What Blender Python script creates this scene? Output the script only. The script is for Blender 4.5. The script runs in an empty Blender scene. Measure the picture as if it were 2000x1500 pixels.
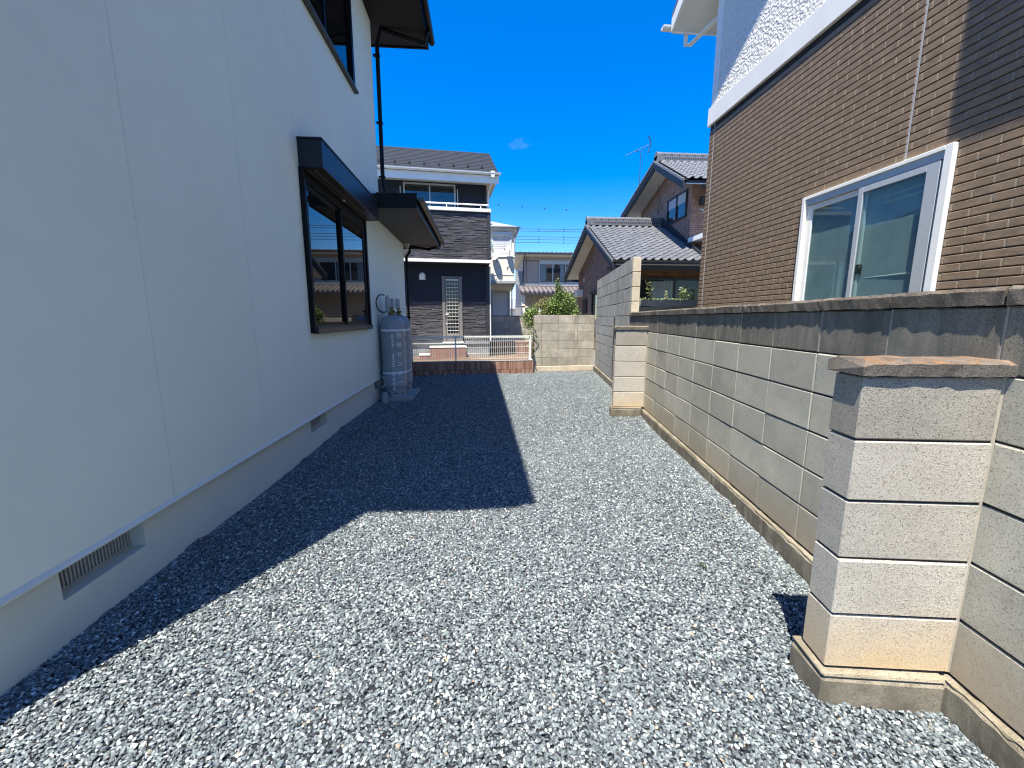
import bpy, bmesh, math, random
import numpy as np
from mathutils import Vector, Matrix
R = math.radians
rnd = random.Random(7)
SC = bpy.context.scene
COL = SC.collection

# ---------------------------------------------------------------- camera
F_PX = 792.0
PITCH = math.atan((750 - 622) / F_PX)
YAW = math.atan((1000 - 939) * math.cos(PITCH) / F_PX)
cam_d = bpy.data.cameras.new('camera')
cam = bpy.data.objects.new('camera', cam_d)
COL.objects.link(cam)
cam.location = (0, 0, 1.27)
cam.rotation_euler = (math.pi / 2 - PITCH, 0, -YAW)
cam_d.sensor_width = 36
cam_d.lens = 36 * F_PX / 2000
cam_d.clip_start = 0.05
cam_d.clip_end = 2000
SC.camera = cam
# ---------------------------------------------------------------- light
SUN_EL, SUN_AZ = R(69), R(209)          # azimuth clockwise from +Y
world = bpy.data.worlds.new('World')
SC.world = world
world.use_nodes = True
wn = world.node_tree
bg = wn.nodes['Background']
sky = wn.nodes.new('ShaderNodeTexSky')
sky.sky_type = 'NISHITA'
sky.sun_disc = False
sky.sun_elevation = SUN_EL
sky.sun_rotation = SUN_AZ
sky.air_density = 1.0
sky.dust_density = 0.2
sky.ozone_density = 4.0
hs = wn.nodes.new('ShaderNodeHueSaturation')
hs.inputs['Saturation'].default_value = 1.5
hs.inputs['Hue'].default_value = .512
wn.links.new(sky.outputs[0], hs.inputs['Color'])
wtc = wn.nodes.new('ShaderNodeTexCoord')
wmp = wn.nodes.new('ShaderNodeMapping')
wmp.inputs['Scale'].default_value = (1.0, 1.0, 2.2)
wmp.inputs['Rotation'].default_value = (.3, .5, .2)
wnz = wn.nodes.new('ShaderNodeTexNoise')
wnz.inputs['Scale'].default_value = 3.2
wnz.inputs['Detail'].default_value = 8
wnz.inputs['Roughness'].default_value = .62
wrp = wn.nodes.new('ShaderNodeValToRGB')
wrp.color_ramp.elements[0].position = .66
wrp.color_ramp.elements[0].color = (0, 0, 0, 1)
wrp.color_ramp.elements[1].position = .9
wrp.color_ramp.elements[1].color = (.28, .28, .28, 1)
wmx = wn.nodes.new('ShaderNodeMix')
wmx.data_type = 'RGBA'
wmx.inputs[7].default_value = (4.2, 4.8, 5.6, 1)
wn.links.new(wtc.outputs['Generated'], wmp.inputs[0])
wn.links.new(wmp.outputs[0], wnz.inputs['Vector'])
wn.links.new(wnz.outputs['Fac'], wrp.inputs[0])
wn.links.new(wrp.outputs[0], wmx.inputs[0])
wn.links.new(hs.outputs[0], wmx.inputs[6])
wn.links.new(wmx.outputs[2], bg.inputs[0])
bg.inputs[1].default_value = 0.12
sun_d = bpy.data.lights.new('sun', 'SUN')
sun_d.energy = 5.0
sun_d.angle = R(0.53)
sun_d.color = (1.0, 0.94, 0.84)
sun = bpy.data.objects.new('sun', sun_d)
COL.objects.link(sun)
sv = Vector((math.sin(SUN_AZ) * math.cos(SUN_EL), math.cos(SUN_AZ) * math.cos(SUN_EL), math.sin(SUN_EL)))
sun.rotation_euler = sv.to_track_quat('Z', 'Y').to_euler()
sun.location = (-5, -8, 20)
SC.view_settings.view_transform = 'Standard'
SC.view_settings.look = 'None'
SC.view_settings.exposure = 1.25
SC.view_settings.gamma = 1
SC.view_settings.use_curve_mapping = False
try:
    SC.cycles.filter_width = 1.15
except Exception:
    pass


# ---------------------------------------------------------------- materials
class NT:
    def __init__(s, m):
        s.t = m.node_tree
        s.L = s.t.links

    def n(s, typ, **kw):
        nd = s.t.nodes.new(typ)
        for k, v in kw.items():
            if k.startswith('i_'):
                nd.inputs[int(k[2:]) if k[2:].isdigit() else k[2:].replace('_', ' ')].default_value = v
            else:
                setattr(nd, k, v)
        return nd

    def pos(s):
        return s.n('ShaderNodeNewGeometry').outputs['Position']

    def objc(s):
        return s.n('ShaderNodeTexCoord').outputs['Object']

    def noise(s, scale, detail=4, rough=.6, vec=None, stretch=None):
        v = vec if vec is not None else s.pos()
        if stretch:
            mp = s.n('ShaderNodeVectorMath', operation='MULTIPLY')
            s.L.new(v, mp.inputs[0])
            mp.inputs[1].default_value = stretch
            v = mp.outputs[0]
        nd = s.n('ShaderNodeTexNoise')
        nd.inputs['Scale'].default_value = scale
        nd.inputs['Detail'].default_value = detail
        nd.inputs['Roughness'].default_value = rough
        s.L.new(v, nd.inputs['Vector'])
        return nd.outputs['Fac']

    def ramp(s, fac, stops):
        nd = s.n('ShaderNodeValToRGB')
        cr = nd.color_ramp
        while len(cr.elements) < len(stops):
            cr.elements.new(0.5)
        for e, (p, c) in zip(cr.elements, stops):
            e.position = p
            e.color = (c, c, c, 1) if isinstance(c, (int, float)) else (*c, 1)
        s.L.new(fac, nd.inputs[0])
        return nd.outputs[0]

    def mix(s, a, b, fac, mode='MIX'):
        nd = s.n('ShaderNodeMix', data_type='RGBA', blend_type=mode)
        for i, v in ((0, fac), (6, a), (7, b)):
            if isinstance(v, bpy.types.NodeSocket):
                s.L.new(v, nd.inputs[i])
            elif i == 0:
                nd.inputs[0].default_value = v
            else:
                nd.inputs[i].default_value = (*v, 1) if len(v) == 3 else v
        return nd.outputs[2]

    def math(s, op, a, b=None, clamp=False):
        nd = s.n('ShaderNodeMath', operation=op, use_clamp=clamp)
        for i, v in enumerate((a, b)):
            if v is None:
                continue
            if isinstance(v, bpy.types.NodeSocket):
                s.L.new(v, nd.inputs[i])
            else:
                nd.inputs[i].default_value = v
        return nd.outputs[0]

    def sep(s, v=None):
        nd = s.n('ShaderNodeSeparateXYZ')
        s.L.new(v if v is not None else s.pos(), nd.inputs[0])
        return nd.outputs

    def rand(s):
        return s.n('ShaderNodeObjectInfo').outputs['Random']


def base_mat(name, rough=.7, spec=.4, metal=0., ior=None):
    m = bpy.data.materials.new(name)
    m.use_nodes = True
    t = NT(m)
    p = m.node_tree.nodes['Principled BSDF']
    p.inputs['Roughness'].default_value = rough
    p.inputs['Specular IOR Level'].default_value = spec
    p.inputs['Metallic'].default_value = metal
    if ior:
        p.inputs['IOR'].default_value = ior
    return m, t, p


def bump(t, p, h, strength, dist, prev=None):
    b = t.n('ShaderNodeBump')
    b.inputs['Strength'].default_value = strength
    b.inputs['Distance'].default_value = dist
    t.L.new(h, b.inputs['Height'])
    if prev is not None:
        t.L.new(prev, b.inputs['Normal'])
    t.L.new(b.outputs[0], p.inputs['Normal'])
    return b.outputs[0]


def mat(name, col, rough=.7, var=.08, vs=3., bs=0., bd=.001, bstr=.5, spec=.4, metal=0., objvar=0., ior=None,
        fine=0., stretch=None):
    m, t, p = base_mat(name, rough, spec, metal, ior)
    c = None
    dark = tuple(x * (1 - var) for x in col)
    lite = tuple(min(1, x * (1 + var)) for x in col)
    f = t.noise(vs, 5, .65, stretch=stretch)
    c = t.mix(dark, lite, t.ramp(f, [(.3, 0.), (.7, 1.)]))
    if fine:
        f2 = t.noise(400, 2, .6)
        c = t.mix(c, t.mix((0, 0, 0), c, 1 - fine), t.ramp(f2, [(.45, 1.), (.6, 0.)]))
    if objvar:
        r = t.rand()
        g = t.math('MULTIPLY_ADD', r, 2 * objvar)
        g.node.inputs[2].default_value = 1 - objvar
        sc = t.n('ShaderNodeVectorMath', operation='SCALE')
        t.L.new(c, sc.inputs[0])
        t.L.new(g, sc.inputs['Scale'])
        c = sc.outputs[0]
    t.L.new(c, p.inputs['Base Color'])
    if bs:
        bump(t, p, t.noise(bs, 4, .6), bstr, bd)
    return m


def concrete(name, col, stain=.0, stain_col=(.05, .05, .045), lowcol=None, speck=.35, topdark=False, streak=0.,
             lichen=False, objvar=.10, upstain=False):
    """pitted, sandy cement block"""
    m, t, p = base_mat(name, .9, .2)
    P = t.pos()
    big = t.noise(2.2, 5, .6)
    c = t.mix(tuple(x * .86 for x in col), tuple(x * 1.1 for x in col), t.ramp(big, [(.3, 0.), (.7, 1.)]))
    mid = t.noise(16, 5, .7)
    c = t.mix(c, tuple(x * .6 for x in col), t.math('MULTIPLY', t.ramp(mid, [(.5, 0.), (.75, 1.)]), .4))
    # pits and sand grains
    vor = t.n('ShaderNodeTexVoronoi', feature='F1')
    vor.inputs['Scale'].default_value = 240
    vor.inputs['Randomness'].default_value = 1
    t.L.new(P, vor.inputs['Vector'])
    nz = t.noise(130, 2, .5)
    pit = t.math('MULTIPLY', t.ramp(vor.outputs['Distance'], [(.25, 1.), (.5, 0.)]),
                 t.ramp(nz, [(.5, 0.), (.62, 1.)]))
    fine = t.noise(260, 4, .8)
    c = t.mix(c, tuple(x * .35 for x in col), t.math('MULTIPLY', t.ramp(fine, [(.49, 0.), (.62, 1.)]), speck))
    c = t.mix(c, tuple(min(.85, x * 1.6) for x in col), t.math('MULTIPLY', t.ramp(fine, [(.36, 1.), (.48, 0.)]), speck * .9))
    c = t.mix(c, tuple(x * .22 for x in col), t.math('MULTIPLY', pit, .7))
    mott = t.noise(7, 6, .75)
    c = t.mix(c, tuple(x * .55 for x in col), t.math('MULTIPLY', t.ramp(mott, [(.5, 0.), (.72, 1.)]), .35))
    z = t.sep()[2]
    if lowcol:
        g = t.ramp(t.math('ADD', z, t.math('MULTIPLY', t.noise(3, 3, .6), .25)), [(.22, 1.), (.5, 0.)])
        c = t.mix(c, t.mix(c, lowcol, .75), g)
    if upstain:     # damp stain hanging down from the course above
        g = t.ramp(t.math('ADD', z, t.math('MULTIPLY', t.math('SUBTRACT', t.noise(6, 5, .75, stretch=(1, 1, .35)), .5), .3)), [(1.0, 0.), (1.1, 1.)])
        g = t.math('MULTIPLY', g, t.ramp(t.noise(1.7, 3, .6), [(.35, .1), (.6, .8)]))
        c = t.mix(c, (.17, .15, .12), g)
    if streak:
        st = t.noise(14, 4, .7, stretch=(1, 1, .07))
        c = t.mix(c, stain_col, t.math('MULTIPLY', t.ramp(st, [(.42, 0.), (.62, 1.)]), streak))
    if stain:
        sn = t.noise(5, 6, .72)
        c = t.mix(c, stain_col, t.math('MULTIPLY', t.ramp(sn, [(.36, 0.), (.6, 1.)]), stain))
    if lichen:
        nv = t.n('ShaderNodeNewGeometry').outputs['Normal']
        up = t.sep(nv)[2]
        upm = t.ramp(up, [(.55, 0.), (.9, 1.)])
        ln = t.noise(7, 6, .75)
        lc = t.mix((.33, .15, .035), (.26, .235, .20), t.ramp(t.noise(38, 5, .75), [(.46, 0.), (.6, 1.)]))
        c = t.mix(c, lc, t.math('MULTIPLY', t.math('MULTIPLY', t.ramp(ln, [(.42, 0.), (.62, 1.)]), upm), lichen))
    if objvar:
        g = t.math('MULTIPLY_ADD', t.rand(), 2 * objvar)
        g.node.inputs[2].default_value = 1 - objvar
        sc = t.n('ShaderNodeVectorMath', operation='SCALE')
        t.L.new(c, sc.inputs[0])
        t.L.new(g, sc.inputs['Scale'])
        c = sc.outputs[0]
    t.L.new(c, p.inputs['Base Color'])
    b1 = bump(t, p, fine, .55, .0016)
    b2 = bump(t, p, t.math('SUBTRACT', nz, t.math('MULTIPLY', pit, 1.6)), .7, .0022, b1)
    return m


MT = {}
MT['siding'] = mat('painted_siding', (.70, .755, .68), .75, .045, .8, bs=260, bd=.0015, bstr=.35)
MT['foundation'] = mat('painted_foundation', (.53, .58, .545), .8, .03, 2, bs=90, bd=.002, bstr=.25)
MT['flash'] = mat('flashing', (.62, .64, .60), .5, .04, 8)
MT['black_metal'] = mat('black_metal', (.004, .005, .007), .4, .15, 5, spec=.16)
MT['navy_metal'] = mat('navy_metal', (.007, .011, .02), .4, .1, 4, spec=.35, bs=8, bd=.002, bstr=.08)
MT['soffit_dark'] = mat('dark_soffit', (.009, .009, .009), .8, .2, 30)
MT['soffit_grey'] = mat('grey_soffit', (.06, .062, .065), .75, .15, 5)
MT['bronze'] = mat('bronze_aluminium', (.075, .07, .06), .42, .1, 6, metal=.3)
MT['glass_dark'] = mat('window_glass_dark', (.003, .004, .005), .01, .05, 3, spec=.5, ior=1.62)
MT['glass_plain'] = mat('plain_dark_glass', (.012, .014, .015), .05, .1, 3, spec=.35)
MT['glass_teal'] = mat('window_glass_teal', (.02, .028, .03), .02, .1, 3, spec=.8, ior=1.6)
MT['white_alu'] = mat('white_aluminium', (.80, .79, .72), .4, .03, 6)
MT['silver_alu'] = mat('silver_aluminium', (.52, .54, .52), .38, .05, 30, metal=.25, fine=.1)
MT['white_paint'] = mat('white_paint', (.82, .80, .73), .7, .05, 3, bs=120, bd=.001, bstr=.3)
MT['cream'] = mat('cream_wall', (.82, .76, .63), .85, .06, 2)
MT['beige'] = mat('beige_wall', (.42, .35, .29), .85, .05, 2)
MT['tank'] = mat('grey_tank_paint', (.24, .268, .285), .42, .03, 3, spec=.5)
MT['tank_text'] = mat('pale_stencil_paint', (.84, .86, .86), .7, .1, 40)
MT['strap'] = mat('pale_strap', (.58, .64, .68), .5, .05, 20)
MT['rubber'] = mat('black_rubber', (.012, .012, .014), .5, .1, 10)
MT['plastic_grey'] = mat('grey_plastic', (.34, .36, .36), .5, .08, 10)
MT['brass'] = mat('brass', (.16, .12, .05), .4, .2, 40, metal=.7)
MT['green_knob'] = mat('green_knob', (.03, .16, .08), .5, .1, 20)
MT['kawara'] = mat('grey_roof_tile', (.125, .13, .135), .5, .22, 9, spec=.5, objvar=.14, bs=60, bd=.002, bstr=.3)
MT['kawara_brown'] = mat('brown_roof_tile', (.17, .15, .15), .5, .25, 3, spec=.5)
MT['kawara_ridge'] = mat('ridge_roof_tile', (.15, .155, .16), .5, .15, 20)
MT['dark_trim'] = mat('dark_trim', (.03, .034, .04), .6, .15, 10)
MT['soffit_cream'] = mat('cream_soffit', (.72, .70, .63), .85, .05, 3)
MT['slate'] = mat('roof_slate', (.018, .023, .031), .9, .25, 6, bs=120, bd=.001)
MT['slate_light'] = mat('pale_roof_slate', (.26, .27, .30), .6, .1, 6)
MT['navy_siding'] = mat('navy_siding', (.014, .021, .033), .7, .1, 12, stretch=(1, 1, 30))
MT['taupe'] = mat('taupe_aluminium', (.19, .175, .16), .5, .04, 10)
MT['curtain'] = mat('curtain', (.20, .25, .25), .9, .25, 14, stretch=(3, 3, .1))
MT['curtain_white'] = mat('pale_curtain', (.42, .44, .46), .9, .1, 14)
MT['shutter'] = mat('pale_shutter', (.62, .64, .66), .5, .04, 10)
MT['pale_green'] = mat('pale_green_plastic', (.3, .42, .38), .5, .1, 10)
MT['soil'] = mat('dry_soil', (.15, .105, .068), .95, .3, 10, bs=60, bd=.01, bstr=.8)
MT['earth'] = mat('ground_earth', (.16, .15, .13), .95, .25, 2, bs=30, bd=.01, bstr=.6)
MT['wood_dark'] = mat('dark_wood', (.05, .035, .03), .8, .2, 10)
MT['stem'] = mat('plant_stem', (.16, .12, .06), .9, .2, 20)
MT['leaf'] = None
MT['wire'] = mat('wire', (.02, .03, .05), .6, .1, 10)
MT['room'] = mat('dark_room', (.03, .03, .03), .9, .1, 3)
MT['mortar_dark'] = mat('dark_mortar', (.03, .027, .024), .95, .2, 20, bs=300, bd=.001)
MT['mortar_light'] = mat('light_mortar', (.38, .345, .27), .95, .15, 20, bs=300, bd=.001)
MT['mortar_tile'] = mat('pale_tile_joint', (.34, .285, .205), .9, .1, 20)
MT['caulk'] = mat('grey_caulk', (.38, .38, .37), .7, .15, 60)
MT['block'] = concrete('concrete_block', (.47, .445, .355), stain=.22, stain_col=(.33, .30, .24), lowcol=(.36, .28, .18), speck=.32, upstain=True)
MT['block_top'] = concrete('stained_block', (.27, .25, .195), stain=.5, stain_col=(.10, .095, .08), streak=.6, speck=.4)
MT['block_warm'] = concrete('sand_block', (.50, .46, .38), stain=.25, stain_col=(.36, .33, .27), lowcol=(.58, .40, .19), speck=.5)
MT['block_warm_top'] = concrete('stained_sand_block', (.38, .35, .285), stain=.35, stain_col=(.22, .20, .16), speck=.42)
MT['block_grey'] = concrete('weathered_block', (.40, .395, .35), stain=.35, stain_col=(.22, .215, .19), streak=.25, speck=.3)
MT['block_back'] = concrete('back_block', (.50, .46, .37), stain=.6, stain_col=(.24, .215, .165), speck=.25, objvar=.16)
MT['block_cream'] = concrete('cream_block_end', (.62, .54, .40), stain=.2, stain_col=(.28, .22, .15), speck=.35)
MT['coping'] = concrete('coping_stone', (.20, .175, .14), stain=.75, stain_col=(.045, .04, .032), speck=.85, lichen=.3)
MT['cap'] = concrete('cap_stone', (.16, .142, .12), stain=.6, stain_col=(.055, .048, .04), speck=.7, lichen=.65)
MT['footing'] = concrete('footing', (.31, .275, .205), stain=.85, stain_col=(.12, .105, .075), speck=.6, streak=.3)
MT['footing_pale'] = concrete('pale_footing_edge', (.34, .30, .22), stain=.9, stain_col=(.17, .145, .10), speck=.5)
MT['slab'] = concrete('concrete_slab', (.34, .34, .33), stain=.2, stain_col=(.2, .2, .2), speck=.3)


def tile_mat():
    m, t, p = base_mat('brown_wall_tile', .6, .3)
    col = (.238, .168, .105)
    n1 = t.noise(9, 5, .7, stretch=(1, 1, 2.5))
    c = t.mix(tuple(x * .72 for x in col), tuple(x * 1.22 for x in col), t.ramp(n1, [(.3, 0.), (.7, 1.)]))
    n2 = t.noise(40, 4, .7)
    c = t.mix(c, (.33, .26, .18), t.math('MULTIPLY', t.ramp(n2, [(.5, 0.), (.75, 1.)]), .45))
    n3 = t.noise(300, 2, .6)
    c = t.mix(c, (.08, .055, .035), t.math('MULTIPLY', t.ramp(n3, [(.55, 0.), (.7, 1.)]), .35))
    t.L.new(c, p.inputs['Base Color'])
    bump(t, p, t.noise(150, 4, .7), .5, .0015)
    return m


MT['tile'] = tile_mat()


def brick_mat(name, c1, c2, mortar, sx, sz, axis):
    """small far-off bricks; axis = the wall's horizontal axis"""
    m, t, p = base_mat(name, .8, .3)
    s = t.sep(t.objc())
    cb = t.n('ShaderNodeCombineXYZ')
    t.L.new(s[axis], cb.inputs[0])
    t.L.new(s[2], cb.inputs[1])
    b = t.n('ShaderNodeTexBrick')
    b.inputs['Scale'].default_value = 1
    b.inputs['Brick Width'].default_value = sx
    b.inputs['Row Height'].default_value = sz
    b.inputs['Mortar Size'].default_value = .007
    b.inputs['Mortar Smooth'].default_value = .1
    b.inputs['Bias'].default_value = 0
    b.inputs['Color1'].default_value = (*c1, 1)
    b.inputs['Color2'].default_value = (*c2, 1)
    b.inputs['Mortar'].default_value = (*mortar, 1)
    t.L.new(cb.outputs[0], b.inputs['Vector'])
    c = t.mix(b.outputs[0], (.05, .035, .03), t.math('MULTIPLY', t.ramp(t.noise(5, 5, .7), [(.4, 0.), (.8, 1.)]), .5))
    t.L.new(c, p.inputs['Base Color'])
    bump(t, p, b.outputs['Fac'], -.8, .008)
    return m


MT['brick_x'] = brick_mat('far_brick_front', (.43, .27, .20), (.32, .20, .15), (.10, .075, .065), .21, .075, 0)
MT['brick_y'] = brick_mat('far_brick_side', (.43, .27, .20), (.32, .20, .15), (.10, .075, .065), .21, .075, 1)
MT['brick_dark'] = brick_mat('porch_brick', (.20, .115, .05), (.12, .06, .03), (.05, .035, .025), .3, .1, 0)


def stucco_mat():
    m, t, p = base_mat('rough_white_stucco', .9, .2)
    n1 = t.noise(22, 5, .65)
    c = t.mix((.72, .69, .61), (.84, .81, .72), n1)
    t.L.new(c, p.inputs['Base Color'])
    v = t.n('ShaderNodeTexVoronoi', feature='SMOOTH_F1')
    v.inputs['Scale'].default_value = 34
    t.L.new(t.pos(), v.inputs['Vector'])
    b1 = bump(t, p, v.outputs['Distance'], 1., .02)
    bump(t, p, t.noise(60, 3, .6), 1., .012, b1)
    return m


MT['stucco'] = stucco_mat()


def gravel_mat():
    m, t, p = base_mat('gravel_stone', .75, .35)
    r = t.rand()
    c = t.ramp(r, [(0., (.035, .043, .05)), (.2, (.075, .09, .098)), (.45, (.12, .145, .152)), (.70, (.17, .202, .205)),
                   (.86, (.25, .285, .28)), (.95, (.46, .49, .475)), (.99, (.66, .67, .63)), (.994, (.34, .25, .17))])
    c.node.color_ramp.interpolation = 'LINEAR'
    n1 = t.noise(120, 4, .7)
    c = t.mix(c, t.mix(c, (.45, .48, .48), .3), t.ramp(n1, [(.5, 0.), (.7, 1.)]))
    t.L.new(c, p.inputs['Base Color'])
    bump(t, p, t.noise(350, 3, .6), .4, .001)
    return m


MT['gravel'] = gravel_mat()


def stone_strip_mat():
    m, t, p = base_mat('split_stone_siding', .8, .3)
    at = t.n('ShaderNodeAttribute', attribute_name='tone')
    c = t.ramp(at.outputs['Fac'], [(0., (.055, .055, .06)), (.35, (.075, .073, .075)), (.6, (.095, .09, .087)),
                                   (.8, (.105, .105, .125)), (1., (.14, .13, .12))])
    n = t.noise(25, 4, .7, stretch=(1, 1, 6))
    c = t.mix(c, (.07, .07, .075), t.math('MULTIPLY', t.ramp(n, [(.45, 0.), (.75, 1.)]), .6))
    t.L.new(c, p.inputs['Base Color'])
    bump(t, p, n, .6, .006)
    return m


MT['strip'] = stone_strip_mat()


def terracotta_mat():
    m, t, p = base_mat('terracotta_tile', .7, .3)
    at = t.n('ShaderNodeAttribute', attribute_name='tone')
    c = t.ramp(at.outputs['Fac'], [(0., (.20, .10, .065)), (.5, (.33, .18, .12)), (1., (.42, .27, .20))])
    t.L.new(c, p.inputs['Base Color'])
    return m


MT['terracotta'] = terracotta_mat()


def leaf_mat(name, a, b, cc):
    m, t, p = base_mat(name, .5, .4)
    at = t.n('ShaderNodeAttribute', attribute_name='tone')
    c = t.ramp(at.outputs['Fac'], [(0., a), (.6, b), (1., cc)])
    t.L.new(c, p.inputs['Base Color'])
    tr = t.n('ShaderNodeBsdfTranslucent')
    t.L.new(c, tr.inputs[0])
    mx = t.n('ShaderNodeMixShader')
    mx.inputs[0].default_value = .25
    t.L.new(p.outputs[0], mx.inputs[1])
    t.L.new(tr.outputs[0], mx.inputs[2])
    t.L.new(mx.outputs[0], m.node_tree.nodes['Material Output'].inputs[0])
    return m


MT['leaf'] = leaf_mat('green_leaf', (.04, .09, .014), (.13, .22, .035), (.50, .55, .20))
MT['leaf_weed'] = leaf_mat('weed_leaf', (.02, .04, .01), (.045, .08, .02), (.08, .12, .04))
MT['leaf_dry'] = leaf_mat('dry_leaf', (.12, .08, .03), (.22, .16, .06), (.38, .30, .14))
MT['leaf_pale'] = leaf_mat('pale_leaf', (.10, .17, .04), (.24, .32, .09), (.55, .6, .4))


def clear_glass():
    m = bpy.data.materials.new('clear_glass')
    m.use_nodes = True
    t = NT(m)
    nt = m.node_tree
    nt.nodes.remove(nt.nodes['Principled BSDF'])
    tr = t.n('ShaderNodeBsdfTransparent')
    tr.inputs[0].default_value = (.72, .80, .80, 1)
    gl = t.n('ShaderNodeBsdfGlossy')
    gl.inputs['Roughness'].default_value = .02
    fr = t.n('ShaderNodeFresnel')
    fr.inputs[0].default_value = 1.5
    bf = t.n('ShaderNodeNewGeometry').outputs['Backfacing']
    ff_ = t.math('MULTIPLY', fr.outputs[0], t.math('SUBTRACT', 1., bf))
    mx = t.n('ShaderNodeMixShader')
    t.L.new(ff_, mx.inputs[0])
    t.L.new(tr.outputs[0], mx.inputs[1])
    t.L.new(gl.outputs[0], mx.inputs[2])
    t.L.new(mx.outputs[0], nt.nodes['Material Output'].inputs[0])
    return m


MT['glass'] = clear_glass()


# ---------------------------------------------------------------- geometry helpers
class MB:
    """collects boxes, tubes and faces into one mesh"""

    def __init__(s):
        s.v, s.f, s.tone = [], [], []

    def add(s, v, f, tone=.5):
        o = len(s.v)
        s.v += [tuple(p) for p in v]
        s.f += [tuple(i + o for i in q) for q in f]
        s.tone += [tone] * len(v)
        return s

    def box(s, x0, y0, z0, x1, y1, z1, tone=.5):
        v = [(x0, y0, z0), (x1, y0, z0), (x1, y1, z0), (x0, y1, z0), (x0, y0, z1), (x1, y0, z1), (x1, y1, z1), (x0, y1, z1)]
        return s.add(v, [(0, 3, 2, 1), (4, 5, 6, 7), (0, 1, 5, 4), (1, 2, 6, 5), (2, 3, 7, 6), (3, 0, 4, 7)], tone)

    def cbox(s, x0, y0, z0, x1, y1, z1, c=.003, tone=.5, jit=0.):
        v, f = cbox_data(x0, y0, z0, x1, y1, z1, c)
        if jit:
            v = [(a + rnd.uniform(-jit, jit), b + rnd.uniform(-jit, jit), d + rnd.uniform(-jit, jit)) for a, b, d in v]
        return s.add(v, f, tone)

    def tube(s, pts, r, n=8, cap=True, tone=.5):
        pts = [Vector(p) for p in pts]
        rs = r if isinstance(r, (list, tuple)) else [r] * len(pts)
        vs, fs = [], []
        up = None
        for i, p in enumerate(pts):
            d = (pts[min(i + 1, len(pts) - 1)] - pts[max(i - 1, 0)]).normalized()
            if up is None:
                up = Vector((0, 0, 1)) if abs(d.z) < .9 else Vector((1, 0, 0))
            a = d.cross(up)
            if a.length < 1e-4:
                a = d.cross(Vector((0, 1, 0)))
            a.normalize()
            b = a.cross(d).normalized()
            up = b
            for k in range(n):
                w = 2 * math.pi * k / n
                vs.append(p + a * math.cos(w) * rs[i] + b * math.sin(w) * rs[i])
        for i in range(len(pts) - 1):
            for k in range(n):
                fs.append((i * n + k, i * n + (k + 1) % n, (i + 1) * n + (k + 1) % n, (i + 1) * n + k))
        if cap:
            fs.append(tuple(range(n))[::-1])
            fs.append(tuple((len(pts) - 1) * n + k for k in range(n)))
        return s.add(vs, fs, tone)

    def lathe(s, cx, cy, prof, n=28, tone=.5):
        vs, fs = [], []
        for r, z in prof:
            for k in range(n):
                w = 2 * math.pi * k / n
                vs.append((cx + r * math.cos(w), cy + r * math.sin(w), z))
        for i in range(len(prof) - 1):
            for k in range(n):
                fs.append((i * n + k, i * n + (k + 1) % n, (i + 1) * n + (k + 1) % n, (i + 1) * n + k))
        fs.append(tuple(range(n))[::-1])
        fs.append(tuple((len(prof) - 1) * n + k for k in range(n)))
        return s.add(vs, fs, tone)

    def prism(s, poly, vec, tone=.5):
        """planar polygon extruded by vec"""
        n = len(poly)
        vec = Vector(vec)
        a = [Vector(p) for p in poly]
        b = [p + vec for p in a]
        f = [tuple(range(n)), tuple(range(2 * n - 1, n - 1, -1))]
        for i in range(n):
            j = (i + 1) % n
            f.append((i, n + i, n + j, j))
        return s.add(a + b, f, tone)

    def mesh(s, name, m, smooth=False, fixn=False):
        me = bpy.data.meshes.new(name)
        me.from_pydata(s.v, [], s.f)
        me.materials.append(MT[m] if isinstance(m, str) else m)
        at = me.attributes.new('tone', 'FLOAT', 'POINT')
        at.data.foreach_set('value', s.tone)
        if fixn:
            bm = bmesh.new()
            bm.from_mesh(me)
            bmesh.ops.recalc_face_normals(bm, faces=bm.faces)
            bm.to_mesh(me)
            bm.free()
        if smooth:
            me.polygons.foreach_set('use_smooth', [True] * len(me.polygons))
            me.set_sharp_from_angle(angle=R(38))
        me.update()
        return me

    def obj(s, name, m, parent=None, smooth=False, fixn=False):
        return link(name, s.mesh(name, m, smooth, fixn), parent)


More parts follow.
